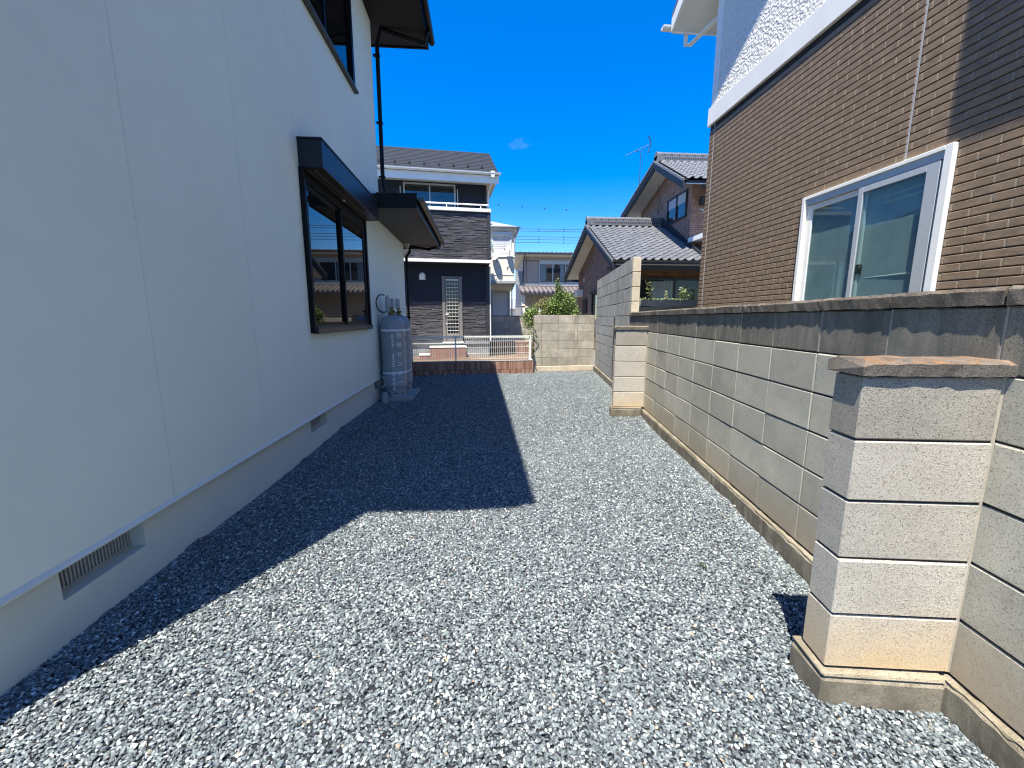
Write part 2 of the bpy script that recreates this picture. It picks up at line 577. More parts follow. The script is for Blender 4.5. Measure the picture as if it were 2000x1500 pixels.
def cbox_data(x0, y0, z0, x1, y1, z1, c):
    c = min(c, (x1 - x0) * .45, (y1 - y0) * .45, (z1 - z0) * .45)
    xs, ys, zs = (x0, x1), (y0, y1), (z0, z1)
    v, idx = [], {}
    for i in (0, 1):
        for j in (0, 1):
            for k in (0, 1):
                sx, sy, sz = (1, -1)[i] * c, (1, -1)[j] * c, (1, -1)[k] * c
                for a in range(3):
                    idx[(i, j, k, a)] = len(v)
                    v.append((xs[i] + (0 if a == 0 else sx), ys[j] + (0 if a == 1 else sy), zs[k] + (0 if a == 2 else sz)))
    f = []
    g = lambda i, j, k, a: idx[(i, j, k, a)]
    f.append((g(0, 0, 0, 0), g(0, 0, 1, 0), g(0, 1, 1, 0), g(0, 1, 0, 0)))
    f.append((g(1, 0, 0, 0), g(1, 1, 0, 0), g(1, 1, 1, 0), g(1, 0, 1, 0)))
    f.append((g(0, 0, 0, 1), g(1, 0, 0, 1), g(1, 0, 1, 1), g(0, 0, 1, 1)))
    f.append((g(0, 1, 0, 1), g(0, 1, 1, 1), g(1, 1, 1, 1), g(1, 1, 0, 1)))
    f.append((g(0, 0, 0, 2), g(0, 1, 0, 2), g(1, 1, 0, 2), g(1, 0, 0, 2)))
    f.append((g(0, 0, 1, 2), g(1, 0, 1, 2), g(1, 1, 1, 2), g(0, 1, 1, 2)))

    def quad(q, out):
        a, b, cc, d = [Vector(v[i]) for i in q]
        nrm = (b - a).cross(cc - a)
        f.append(tuple(q) if nrm.dot(Vector(out)) > 0 else tuple(reversed(q)))
    S = (-1, 1)
    for j in (0, 1):
        for k in (0, 1):
            quad([g(0, j, k, 1), g(1, j, k, 1), g(1, j, k, 2), g(0, j, k, 2)], (0, S[j], S[k]))
    for i in (0, 1):
        for k in (0, 1):
            quad([g(i, 0, k, 0), g(i, 1, k, 0), g(i, 1, k, 2), g(i, 0, k, 2)], (S[i], 0, S[k]))
    for i in (0, 1):
        for j in (0, 1):
            quad([g(i, j, 0, 0), g(i, j, 1, 0), g(i, j, 1, 1), g(i, j, 0, 1)], (S[i], S[j], 0))
            for k in (0, 1):
                q = [g(i, j, k, a) for a in range(3)]
                a, b, cc = [Vector(v[w]) for w in q]
                nrm = (b - a).cross(cc - a)
                f.append(tuple(q) if nrm.dot(Vector((S[i], S[j], S[k]))) > 0 else tuple(reversed(q)))
    return v, f


def link(name, me, parent=None, loc=None):
    o = bpy.data.objects.new(name, me)
    COL.objects.link(o)
    if parent is not None:
        o.parent = parent
    if loc is not None:
        o.location = loc
    return o


_cache = {}


def piece(name, dims, m, parent, loc, c=.003, variants=1, jit=0.):
    """a chamfered block, mesh shared between alike pieces; loc = min corner"""
    vi = rnd.randrange(variants)
    key = (name, tuple(round(d, 4) for d in dims), m, vi, c)
    if key not in _cache:
        _cache[key] = MB().cbox(0, 0, 0, *dims, c=c, jit=jit).mesh(name, m)
    return link(name, _cache[key], parent, loc)


def tag(o, label=None, cat=None, group=None, kind=None):
    for k, v in (('label', label), ('category', cat), ('group', group), ('kind', kind)):
        if v:
            o[k] = v
    return o


def thing(name, label, cat, loc=(0, 0, 0), rz=0., group=None):
    o = bpy.data.objects.new(name, None)
    o.empty_display_size = .2
    COL.objects.link(o)
    o.location = loc
    o.rotation_euler = (0, 0, rz)
    return tag(o, label, cat, group)


A_W = R(8.27)      # the boundary wall runs 8.27 degrees off the house
WN = (math.cos(A_W), -math.sin(A_W))
WD = (math.sin(A_W), math.cos(A_W))

# ================================================================= GROUND
g = MB()
g.add([(-400, -200, -.06), (400, -200, -.06), (400, 600, -.06), (-400, 600, -.06)], [(0, 1, 2, 3)])
tag(g.obj('ground', 'earth'), kind='structure')


def gz(x, y):
    """height of the gravel bed"""
    return .012 * math.sin(x * 1.7 + y * .9) * math.sin(y * 1.3 - x * .6 + 1) + .006 * math.sin(x * 5.1 + 2 * y) - .004


NX, NY = 60, 150
gb = MB()
vv, ff = [], []
for j in range(NY + 1):
    for i in range(NX + 1):
        y = -1.5 + 11.6 * j / NY
        x0, x1 = -1.66, 1.345 / WN[0] + math.tan(A_W) * y
        if y > 9.55:
            x1 = min(x1, 2.9)
        x = x0 + (x1 - x0) * i / NX
        vv.append((x, y, gz(x, y) - .008))
for j in range(NY):
    for i in range(NX):
        a = j * (NX + 1) + i
        ff.append((a, a + 1, a + NX + 2, a + NX + 1))
gb.add(vv, ff)
MT['gravel_bed'] = mat('gravel_bed', (.022, .026, .03), .95, .4, 60, bs=90, bd=.02, bstr=1.)
tag(gb.obj('gravel_bed', 'gravel_bed'), kind='structure')

# loose stones: geometry-nodes instances of ten chipped stones on scattered points
pts = []
nr = np.random.RandomState(3)


def bed_x1(y):
    return 1.33 / WN[0] + math.tan(A_W) * y - .005


def scatter(y0, y1, dens, lift, smin, smax):
    area = 4.6 * (y1 - y0)
    n = int(area * dens)
    X = nr.uniform(-1.64, 2.96, n)
    Y = nr.uniform(y0, y1, n)
    keep = X < (bed_x1(0) + math.tan(A_W) * Y)
    keep &= ~((Y > 9.17 + .11 * (X + 1.6)) & (X < 1.26))
    keep &= Y < 9.66 + .11 * (X - 1.27)
    X, Y = X[keep], Y[keep]
    Z = .012 * np.sin(X * 1.7 + Y * .9) * np.sin(Y * 1.3 - X * .6 + 1) + .006 * np.sin(X * 5.1 + 2 * Y) - .004
    Z = Z + lift + nr.uniform(-.004, .004, len(X))
    S = nr.uniform(smin, smax, len(X)) ** 1.0
    return np.stack([X, Y, Z, S], 1)



def edge_heap():
    """stones pushed up in small heaps along the two walls"""
    out = []
    for side in (0, 1):
        n = 16000
        Y = nr.uniform(.3, 9.2, n)
        d = np.abs(nr.normal(0, .05, n))
        h = .006 + .020 * np.clip(np.sin(Y * 9.1 + side) * np.sin(Y * 3.7 + 2 * side) + .35 * np.sin(Y * 23), 0, 1)
        X = -1.625 + d if side == 0 else bed_x1(0) + math.tan(A_W) * Y - d
        Z = gz_np(X, Y) + h * np.exp(-(d / .07) ** 2) * nr.uniform(.2, 1, n) - .003
        out.append(np.stack([X, Y, Z, nr.uniform(.0048, .0095, n)], 1))
    return np.concatenate(out)


def gz_np(X, Y):
    return .012 * np.sin(X * 1.7 + Y * .9) * np.sin(Y * 1.3 - X * .6 + 1) + .006 * np.sin(X * 5.1 + 2 * Y) - .004


P = np.concatenate([
    scatter(.2, 4.2, 18000, -.005, .0052, .0088), scatter(.2, 4.2, 3900, .001, .0050, .0112),
    scatter(-1.2, .2, 5000, -.002, .006, .009),
    scatter(4.2, 10.1, 10500, -.004, .0058, .0095), scatter(4.2, 10.1, 2400, .002, .0055, .0115), edge_heap()])
me = bpy.data.meshes.new('gravel')
me.vertices.add(len(P))
me.vertices.foreach_set('co', P[:, :3].ravel())
at = me.attributes.new('size', 'FLOAT', 'POINT')
at.data.foreach_set('value', P[:, 3])
at = me.attributes.new('rot', 'FLOAT_VECTOR', 'POINT')
rot = np.stack([nr.normal(0, .33, len(P)), nr.normal(0, .33, len(P)), nr.uniform(0, 6.28, len(P))], 1)
at.data.foreach_set('vector', rot.ravel())
gravel = link('gravel', me)
tag(gravel, 'loose crushed blue grey gravel covering the strip between house and block wall', 'gravel', kind='stuff')
stones = bpy.data.collections.new('gravel_stone_shapes')
for k in range(10):
    bm = bmesh.new()
    bmesh.ops.create_icosphere(bm, subdivisions=1, radius=1)
    sx, sy, sz = rnd.uniform(.95, 1.4), rnd.uniform(.7, 1.0), rnd.uniform(.34, .55)
    for v in bm.verts:
        j = 1 + rnd.uniform(-.22, .18)
        v.co = Vector((v.co.x * sx * j, v.co.y * sy * j, v.co.z * sz * j))
    # chip off with planes
    for q in range(5):
        nrm = Vector((rnd.uniform(-1, 1), rnd.uniform(-1, 1), rnd.uniform(-.6, 1))).normalized()
        for v in bm.verts:
            dd = v.co.dot(nrm) - .52 * (sz if abs(nrm.z) > .6 else 1)
            if dd > 0:
                v.co -= nrm * dd
    m_ = bpy.data.meshes.new('gravel_stone')
    bm.to_mesh(m_)
    bm.free()
    m_.materials.append(MT['gravel'])
    so = bpy.data.objects.new('gravel_stone', m_)
    stones.objects.link(so)
ng = bpy.data.node_groups.new('scatter_gravel', 'GeometryNodeTree')
ng.interface.new_socket('Geometry', in_out='INPUT', socket_type='NodeSocketGeometry')
ng.interface.new_socket('Geometry', in_out='OUTPUT', socket_type='NodeSocketGeometry')
gi = ng.nodes.new('NodeGroupInput')
go = ng.nodes.new('NodeGroupOutput')
m2p = ng.nodes.new('GeometryNodeMeshToPoints')
ci = ng.nodes.new('GeometryNodeCollectionInfo')
ci.inputs[0].default_value = stones
ci.inputs[1].default_value = True
ci.inputs[2].default_value = True
iop = ng.nodes.new('GeometryNodeInstanceOnPoints')
iop.inputs['Pick Instance'].default_value = True
na = ng.nodes.new('GeometryNodeInputNamedAttribute')
na.data_type = 'FLOAT'
na.inputs[0].default_value = 'size'
nb = ng.nodes.new('GeometryNodeInputNamedAttribute')
nb.data_type = 'FLOAT_VECTOR'
nb.inputs[0].default_value = 'rot'
e2r = ng.nodes.new('FunctionNodeEulerToRotation')
rv = ng.nodes.new('FunctionNodeRandomValue')
rv.data_type = 'INT'
rv.inputs[4].default_value = 0
rv.inputs[5].default_value = 9
Lk = ng.links.new
Lk(gi.outputs[0], m2p.inputs[0])
Lk(m2p.outputs[0], iop.inputs['Points'])
Lk(ci.outputs[0], iop.inputs['Instance'])
Lk(rv.outputs[2], iop.inputs['Instance Index'])
Lk(na.outputs[0], iop.inputs['Scale'])
Lk(nb.outputs[0], e2r.inputs[0])
Lk(e2r.outputs[0], iop.inputs['Rotation'])
Lk(iop.outputs[0], go.inputs[0])
md = gravel.modifiers.new('scatter', 'NODES')
md.node_group = ng

# ================================================================= WHITE HOUSE (left)
HX = -1.6
house = thing('white_house', 'white two storey house with flat painted siding, black eaves and a shuttered window, left side',
              'house', (HX, 1.1, 0))
Y0 = 1.1


def hb(x0, y0, z0, x1, y1, z1):      # world coordinates -> house local box
    return (x0 - HX, y0 - Y0, z0, x1 - HX, y1 - Y0, z1)


# backing walls and foundation
w = MB()
w.box(*hb(-8.6, 1.1, .345, HX - .014, 7.0, 5.74))
w.box(*hb(-8.6, 7.0, .345, HX - .014, 8.97, 2.86))
w.obj('wall', 'siding', house)
f = MB()
vents = [(1.55, 1.945), (3.89, 4.30), (6.25, 6.62)]
ys = [1.1]
for a, b in vents:
    ys += [a, b]
ys.append(8.97)
for i in range(0, len(ys), 2):
    f.box(*hb(-1.75, ys[i], -.2, HX - .03, ys[i + 1], .345))
for a, b in vents:
    f.box(*hb(-1.75, a, -.2, HX - .03, b, .185))
    f.box(*hb(-1.75, a, .335, HX - .03, b, .345))
f.box(*hb(-8.6, 1.1, -.2, -1.75, 8.97, .345))
f.obj('foundation', 'foundation', house)
for a, b in vents:
    v = MB().box(*hb(-1.749, a, .185, -1.72, b, .335)).obj('foundation_vent', 'room', house)
    gm = MB()
    n = 24
    for k in range(n):
        yy = a + .012 + (b - a - .024) * k / (n - 1)
        gm.box(*hb(-1.712, yy - .0042, .192, -1.698, yy + .0042, .328))
    gm.box(*hb(-1.715, a, .185, -1.70, b, .193)).box(*hb(-1.715, a, .327, -1.70, b, .335))
    gm.obj('vent_grille', 'plastic_grey', v)
dr = MB()
prof = [(HX - .03, .325), (HX + .012, .330), (HX + .014, .337), (HX + .002, .353), (HX - .03, .353)]
dr.prism([(x - HX, 0, z) for x, z in prof], (0, 7.88, 0)).obj('drip_flashing', 'flash', house, fixn=True)
# siding panels, one between each pair of joints; openings are left for the two windows
joints = [1.1] + [2.118 + .912 * k for k in range(6)] + [7.0]
WY0, WY1, WZ0, WZ1 = 4.03, 5.97, 1.18, 2.62       # lower window opening
UY0, UY1, UZ0, UZ1 = 3.5, 5.86, 4.18, 5.3         # upper window opening
GAP = .0025


def panel(y0, y1, z0, z1, holes):
    bands = []
    cuts = sorted({y0, y1} | {h for a, b, _, _ in holes for h in (a, b) if y0 < h < y1})
    for a, b in zip(cuts, cuts[1:]):
        segs = [(z0, z1)]
        for ha, hb_, c, d in holes:
            if ha <= a + 1e-6 and hb_ >= b - 1e-6:
                new = []
                for p, q in segs:
                    if c > p and d < q:
                        new += [(p, c), (d, q)]
                    else:
                        new.append((p, q))
                segs = new
        bands.append((a, b, segs))
    # grow connected groups of boxes
    groups = []
    for a, b, segs in bands:
        for p, q in segs:
            hit = [g_ for g_ in groups if any(abs(g2[1] - a) < 1e-6 and g2[2] < q and g2[3] > p for g2 in g_)]
            new = [(a, b, p, q)]
            for h_ in hit:
                new += h_
                groups.remove(h_)
            groups.append(new)
    for g_ in groups:
        mb = MB()
        for a, b, p, q in g_:
            mb.box(*hb(HX - .0135, a, p, HX, b, q))
        mb.obj('siding_panel', 'siding', house)


for a, b in zip(joints, joints[1:]):
    panel(a + GAP / 2, b - GAP / 2, .352, 5.72, [(WY0, WY1, WZ0, WZ1), (UY0, UY1, UZ0, UZ1)])
for a, b in ((7.0, 7.59), (7.59, 8.5), (8.5, 8.985)):
    panel(a + GAP / 2, b - GAP / 2, .352, 2.83, [])

# lower window with shutter box
win = MB()
fx0, fx1 = HX - .0, HX + .045
win.box(*hb(HX - .01, 3.985, 1.13, fx1, 4.03, 2.60))                 # near jamb
win.box(*hb(HX - .01, 5.94, 1.13, fx1, 6.0, 2.60))                   # far jamb
win.box(*hb(HX - .01, 5.87, 1.20, HX + .025, 5.94, 2.58))
win.box(*hb(HX - .01, 4.03, 2.50, fx1 - .01, 5.94, 2.60))
WIN = win.obj('shutter_window', 'black_metal', house)
sl = MB()
sl.cbox(*hb(HX - .01, 4.03, 1.125, HX + .062, 6.003, 1.185), c=.004)
sl.box(*hb(HX - .01, 4.03, 1.185, HX + .03, 5.87, 1.20))
sl.obj('sill', 'bronze', WIN)
# sashes: near sash outside? the far sash sits in front
s1 = MB()


def sash(mb, x, y0, y1, z0, z1, t=.035, d=.02):
    mb.box(*hb(x, y0, z0, x + d, y0 + t, z1)).box(*hb(x, y1 - t, z0, x + d, y1, z1))
    mb.box(*hb(x, y0 + t, z0, x + d, y1 - t, z0 + t)).box(*hb(x, y0 + t, z1 - t, x + d, y1 - t, z1))


sash(s1, HX - .008, 4.031, 5.02, 1.2, 2.5)
s1.obj('sash', 'black_metal', WIN)
s2 = MB()
sash(s2, HX + .013, 4.97, 5.868, 1.2, 2.5)
s2.obj('sash', 'black_metal', WIN)
MB().box(*hb(HX - .003, 4.06, 1.23, HX + .002, 4.99, 2.47)).obj('pane', 'glass_dark', WIN)
MB().box(*hb(HX + .020, 5.0, 1.23, HX + .024, 5.84, 2.47)).obj('pane', 'glass_dark', WIN)
bx = MB()
bx.cbox(*hb(HX + .001, 4.0, 2.60, HX + .21, 6.03, 2.835), c=.004)
bx.cbox(*hb(HX + .001, 3.99, 2.835, HX + .22, 6.035, 2.85), c=.003)
SB = bx.obj('shutter_box', 'navy_metal', house)
gd = MB()
for q in (.05, .075, .11):
    gd.box(*hb(HX + q, 4.05, 2.585, HX + q + .012, 5.98, 2.60))
gd.obj('shutter_guide', 'bronze', SB)
MB().box(*hb(HX + .07, 4.95, 2.572, HX + .09, 4.985, 2.585)).obj('latch', 'white_alu', SB)
# upper window
uw = MB()
uw.box(*hb(HX - .01, UY1 - .05, UZ0, HX + .035, UY1 + .02, UZ1 + .03))
uw.box(*hb(HX - .01, UY0 - .02, UZ0, HX + .035, UY0 + .05, UZ1 + .03))
uw.box(*hb(HX - .01, UY0 + .05, UZ1 - .04, HX + .035, UY1 - .05, UZ1 + .03))
uw.box(*hb(HX - .008, 4.92, UZ0, HX + .012, 4.96, UZ1 - .04))
UW = uw.obj('upper_window', 'black_metal', house)
MB().box(*hb(HX - .012, UY0 + .04, UZ0, HX - .002, UY1 - .04, UZ1 - .03)).obj('pane', 'glass_dark', UW)
MB().cbox(*hb(HX - .01, UY0 - .06, UZ0 - .03, HX + .055, UY1 + .09, UZ0 - .001), c=.004).obj('sill', 'bronze', UW)
# upper roof, boxed eaves: hip
EZ = 5.66
ro = MB()
ex0, ex1, ey0, ey1 = -9.4, -.80, .70, 7.56


def L(x, y, z):
    return (x - HX, y - Y0, z)


rv_ = [L(ex0, ey0, EZ + .10), L(ex1, ey0, EZ + .10), L(ex1, ey1, EZ + .10), L(ex0, ey1, EZ + .10),
       L(ex0 + 3.4, (ey0 + ey1) / 2, EZ + 1.25), L(ex1 - 3.4, (ey0 + ey1) / 2, EZ + 1.25)]
ro.add(rv_, [(0, 1, 5, 4), (1, 2, 5), (2, 3, 4, 5), (3, 0, 4), (3, 2, 1, 0)])
ro.obj('roof', 'slate', house)
so = MB()
so.box(*hb(ex0 + .03, ey0 + .03, EZ, HX, ey1 - .03, EZ + .012))
so.box(*hb(HX, ey0 + .03, EZ, ex1 - .03, 3.4, EZ + .012))
so.box(*hb(HX, 3.406, EZ, ex1 - .03, 5.5, EZ + .012))
so.box(*hb(HX, 5.506, EZ, ex1 - .03, ey1 - .03, EZ + .012))
so.obj('soffit', 'soffit_dark', house)
fa = MB()
fa.box(*hb(ex1 - .03, ey0, EZ - .02, ex1, ey1, EZ + .13)).box(*hb(ex0, ey1 - .03, EZ - .02, ex1 - .03, ey1, EZ + .13))
fa.box(*hb(ex0, ey0, EZ - .02, ex1 - .03, ey0 + .03, EZ + .13)).box(*hb(ex0, ey0 + .03, EZ - .02, ex0 + .03, ey1 - .03, EZ + .13))
fa.obj('fascia', 'black_metal', house)


def gutter(mb, a, b, r=.05, n=8):
    """half-round gutter from a to b, open upward"""
    a, b = Vector(a), Vector(b)
    d = (b - a).normalized()
    s = Vector((d.y, -d.x, 0)).normalized()
    vs, fs = [], []
    for P_ in (a, b):
        for rr in (r, r * .9):
            for k in range(n + 1):
                w_ = math.pi * k / n
                vs.append(P_ + s * math.cos(w_) * rr - Vector((0, 0, 1)) * math.sin(w_) * rr * 1.05)
    m_ = n + 1
    for k in range(n):
        fs += [(k, k + 1, 2 * m_ + k + 1, 2 * m_ + k), (m_ + k + 1, m_ + k, 3 * m_ + k, 3 * m_ + k + 1),
               (k + 1, k, m_ + k, m_ + k + 1), (2 * m_ + k, 2 * m_ + k + 1, 3 * m_ + k + 1, 3 * m_ + k)]
    mb.add(vs, fs)
    for P_ in (a, b):   # end plates
        mb.add([P_] + [P_ + s * math.cos(math.pi * k / n) * r - Vector((0, 0, 1)) * math.sin(math.pi * k / n) * r * 1.05
                       for k in range(n + 1)], [tuple([0] + list(range(1, n + 2)))])


gt = MB()
gutter(gt, L(ex1 + .052, ey0, EZ + .09), L(ex1 + .052, ey1, EZ + .09), .05)
gt.obj('gutter', 'black_metal', house)
# lower roof at the back
LZ = 2.80
lx, ly0, ly1 = -.87, 6.06, 9.48
lr = MB()
hy = ly0 + .78
for q in ([L(lx, ly0, LZ + .14), L(lx, ly1, LZ + .14), L(HX - .001, ly1, LZ + .36), L(HX - .001, hy, LZ + .36)],
          [L(lx, ly0, LZ + .14), L(HX - .001, hy, LZ + .36), L(HX - .001, ly0, LZ + .14)]):
    lr.prism(q, (0, 0, .03))
lr.tube([L(lx, ly0, LZ + .175), L(HX - .001, hy, LZ + .395)], .014, 6)
lr.box(*hb(HX - .001 - 3, 8.99, LZ + .14, HX - .001, ly1, LZ + .17))
for k in range(1, 4):
    y_ = ly0 + (ly1 - ly0) * k / 4
    lr.tube([L(lx, y_, LZ + .175), L(HX, y_, LZ + .395)], .008, 6) if k > 1 else None
LR = lr.obj('lower_roof', 'black_metal', house, fixn=True)
ls = MB()
ls.box(*hb(HX + .001, ly0 + .02, LZ, lx - .02, 8.1, LZ + .012)).box(*hb(HX + .001, 8.105, LZ, lx - .02, ly1 - .02, LZ + .012))
ls.box(*hb(-4.6, 8.99, LZ, HX, ly1 - .02, LZ + .012))
ls.obj('lower_soffit', 'soffit_grey', house)
lf = MB()
lf.box(*hb(lx - .02, ly0, LZ - .015, lx, ly1, LZ + .15)).box(*hb(-4.6, ly1 - .02, LZ - .015, lx - .02, ly1, LZ + .15))
lf.box(*hb(HX + .001, ly0 - .002, LZ - .015, lx - .02, ly0 + .018, LZ + .138))
lf.obj('lower_fascia', 'black_metal', house, fixn=True)
lg = MB()
gutter(lg, L(lx + .052, ly0 - .01, LZ + .12), L(lx + .052, ly1 + .02, LZ + .12), .05)
lg.obj('lower_gutter', 'bronze', house)
dp = MB()
dp.tube([L(ex1 + .03, 7.2, EZ + .03), L(ex1 - .03, 7.25, EZ - .12), L(-1.48, 7.12, EZ - .02 + .0), L(-1.535, 7.1, EZ - .25), L(-1.545, 7.1, 3.36), L(-1.52, 7.1, 3.28),
         L(-1.0, 7.3, 3.06)], .032, 10)
for z_ in (5.25, 4.3, 3.5):
    dp.box(*hb(-1.60, 7.07, z_, -1.50, 7.13, z_ + .02))
dp.obj('downspout', 'black_metal', house, smooth=True)
dq = MB()
dq.tube([L(lx + .03, 9.2, LZ + .03), L(-1.1, 9.2, LZ - .06), L(-1.47, 9.1, LZ - .03), L(-1.49, 9.1, LZ - .13), L(-1.56, 9.08, LZ - .24), L(-1.565, 9.08, 0.)], .03, 10)
for z_ in (2.2, 1.3, .5):
    dq.box(*hb(-1.63, 9.05, z_, -1.53, 9.11, z_ + .02))
dq.obj('downspout', 'black_metal', house, smooth=True)
lm = MB()
lm.lathe(-1.50 - HX, 8.86 - Y0, [(.065, LZ - .002), (.065, LZ - .02), (.045, LZ - .035), (.022, LZ - .075), (.018, LZ - .12), (.0, LZ - .13)], 16)
lm.obj('soffit_lamp', 'plastic_grey', house, smooth=True)

# ================================================================= GAS CYLINDERS
slab = thing('concrete_plinth', 'small grey concrete slab under the two gas cylinders', 'slab', (-1.32, 6.78, 0))
MB().cbox(-.235, -.47, -.03, .235, .43, .045, c=.006).obj('slab_block', 'slab', slab)


def text_mesh(body, size, font=None):
    cu = bpy.data.curves.new('txt', 'FONT')
    cu.body = body
    cu.size = size
    cu.align_x = 'CENTER'
    cu.resolution_u = 2
    o = bpy.data.objects.new('txt', cu)
    COL.objects.link(o)
    dg = bpy.context.evaluated_depsgraph_get()
    dg.update()
    me_ = bpy.data.meshes.new_from_object(o.evaluated_get(dg))
    v = [tuple(q.co) for q in me_.vertices]
    f_ = [tuple(p_.vertices) for p_ in me_.polygons]
    bpy.data.objects.remove(o)
    return v, f_


def cyl_letters(par, chars, ang, r, ztop, pitch, size):
    """a column of characters wrapped on a cylinder of radius r round the origin"""
    z = ztop
    for ch in chars:
        if ch != ' ':
            v, f_ = text_mesh(ch, size)
            if v:
                vs_ = []
                for x, y, _ in v:
                    a = ang + x / r
                    vs_.append(((r + .0035) * math.sin(a), -(r + .0035) * math.cos(a), z + y))
                MB().add(vs_, f_).obj('letter', 'tank_text', par)
        z -= pitch


cyl_spots = [(-1.385, 6.56, .187, 'tall grey gas cylinder with white lettering, the nearer of the two beside the white house', .56),
             (-1.365, 6.98, .187, 'tall grey gas cylinder partly hidden behind the nearer one, beside the white house', .45)]
for cx, cy, r_, lab, ang in cyl_spots:
    c_ = thing('gas_cylinder', lab, 'gas cylinder', (cx, cy, .045), group='gas cylinders strapped to the white house')
    b = MB()
    b.lathe(0, 0, [(.0, .095), (r_ * .7, .098), (r_ * .93, .12), (r_, .165), (r_, .170), (r_ * 1.012, .174), (r_ * 1.012, .182), (r_, .186), (r_, 1.07), (r_ * 1.008, 1.075), (r_ * 1.008, 1.083), (r_, 1.088),
                   (r_ * .975, 1.15), (r_ * .88, 1.205), (r_ * .7, 1.245), (r_ * .42, 1.27), (r_ * .3, 1.277)], 44)
    b.obj('cylinder_body', 'tank', c_, smooth=True)
    fr = MB()
    n = 44
    fr.lathe(0, 0, [(r_ * .93, 0), (r_ * .93, .12), (r_ * .90, .12), (r_ * .90, 0)], n)
    fr.obj('foot_ring', 'tank', c_, smooth=True)
    for a in (-.35, .25, .85, 1.5, -1.0):
        x_, y_ = math.sin(a) * (r_ * .93 + .001), -math.cos(a) * (r_ * .93 + .001)
        t_ = Vector((math.cos(a), math.sin(a), 0))
        MB().add([Vector((x_, y_, .06)) + t_ * math.cos(2 * math.pi * k / 10) * .02 + Vector((0, 0, 1)) * math.sin(2 * math.pi * k / 10) * .013 for k in range(10)],
                [tuple(range(10))]).obj('drain_hole', 'room', c_)
    nk = MB()
    nk.lathe(0, 0, [(.05, 1.27), (.05, 1.30), (.03, 1.305), (.03, 1.35), (.018, 1.355), (.018, 1.39)], 14)
    nk.tube([(0, 0, 1.33), (.05, -.03, 1.335)], .016, 8)
    nk.obj('valve', 'brass', c_, smooth=True)
    kn = MB()
    kn.lathe(0, 0, [(.033, 1.375), (.036, 1.385), (.033, 1.398)], 12)
    kn.obj('valve_knob', 'green_knob', c_, smooth=True)
    cyl_letters(c_, '供給センター', ang + .12, r_, .935, .146, .088)
    cyl_letters(c_, '027·323·6606', ang - .42, r_, .925, .0735, .085)
for z_, lab in ((1.085, 'white strap round both gas cylinders, the upper one'), (.425, 'white strap round both gas cylinders, the lower one')):
    s_ = thing('cylinder_strap', lab, 'strap', (-1.35, 6.75, z_), group='straps round the gas cylinders')
    b = MB()
    path = []
    x1, y1, r1 = -1.385 + 1.35, 6.56 - 6.75, .191
    x2, y2, r2 = -1.365 + 1.35, 6.98 - 6.75, .191
    for k in range(13):
        a = -math.pi * .98 + (math.pi * .98) * k / 12
        path.append((x1 + r1 * math.cos(a), y1 + r1 * math.sin(a)))
    for k in range(9):
        a = 0 + math.pi * .9 * k / 8
        path.append((x2 + r2 * math.cos(a), y2 + r2 * math.sin(a)))
    path = [(-.245, y1 + .02)] + path + [(-.245, y2 + .1)]
    vs, fs = [], []
    for i, (x, y) in enumerate(path):
        z0 = -.016 + (.004 if i % 3 else 0)
        vs += [(x, y, z0), (x, y, z0 + .034)]
    for i in range(len(path) - 1):
        fs.append((2 * i, 2 * i + 2, 2 * i + 3, 2 * i + 1))
    b.add(vs, fs)
    b.obj('band', 'strap', s_, smooth=True)
    br = MB().box(-.25, y1 - .01, -.012, -.205, y1 + .05, .012)
    br.obj('wall_bracket', 'bronze', s_)
rg = thing('gas_regulator', 'grey gas regulator and looping black hoses above the gas cylinders', 'gas regulator', (-1.5, 6.8, 1.5))
b = MB()
b.cbox(.0, -.15, -.07, .055, -.07, .12, c=.014).lathe(.03, -.10, [(.035, -.14), (.04, -.08), (.045, .03), (.03, .10), (.012, .14)], 12)
b.cbox(.05, -.03, -.05, .105, .04, .09, c=.014).lathe(.08, .0, [(.018, -.14), (.018, -.05)], 10)
b.cbox(.10, .10, -.07, .165, .19, .09, c=.014).tube([(.02, -.12, -.06), (.04, .2, -.05)], .018, 8)
b.obj('regulator_body', 'plastic_grey', rg, smooth=True)
h = MB()
hp = []
for k in range(19):
    a = R(75) + R(225) * k / 18
    hp.append((-.02 + .03 * math.cos(a), -.22 + .30 * math.cos(a), -.0 + .135 * math.sin(a)))
h.tube(hp + [(.10, -.16, -.16)], .010, 8)
h.obj('hose', 'rubber', rg, smooth=True)
h = MB()
hp = []
for k in range(13):
    a = R(95) + R(180) * k / 12
    hp.append((.04 + .02 * math.cos(a), -.02 + .12 * math.cos(a), -.03 + .09 * math.sin(a)))
h.tube(hp + [(.13, .1, -.14)], .009, 8)
h.obj('hose', 'rubber', rg, smooth=True)
p_ = MB()
p_.tube([(-.075, -.3, -.2), (.06, -.3, -.2), (.06, -.25, -.12), (.03, -.2, -.06)], .017, 8)
p_.obj('pipe', 'plastic_grey', rg, smooth=True)
dc = thing('drain_cap', 'small grey domed pipe cap on the gravel beside the gas cylinders', 'pipe cap', (-1.49, 6.27, 0))
MB().lathe(0, 0, [(.055, -.03), (.055, .09), (.047, .125), (.028, .15), (.0, .158)], 18).obj('cap_dome', 'tank', dc, smooth=True)
MB().tube([(-.06, .16, .36), (-.015, .15, .35), (-.005, .15, .30), (-.03, .15, .22), (-.08, .15, .19)], .014, 8).obj('thin_pipe', 'plastic_grey', dc, smooth=True)

# ================================================================= BOUNDARY BLOCK WALLS
ROT_W = -A_W
COURSE = [.103, .305, .507, .706, .904, 1.103, 1.308]
T = .12
D0 = 1.367
JS = [.105 + .4 * 0]            # joint phase
ph = 1.305


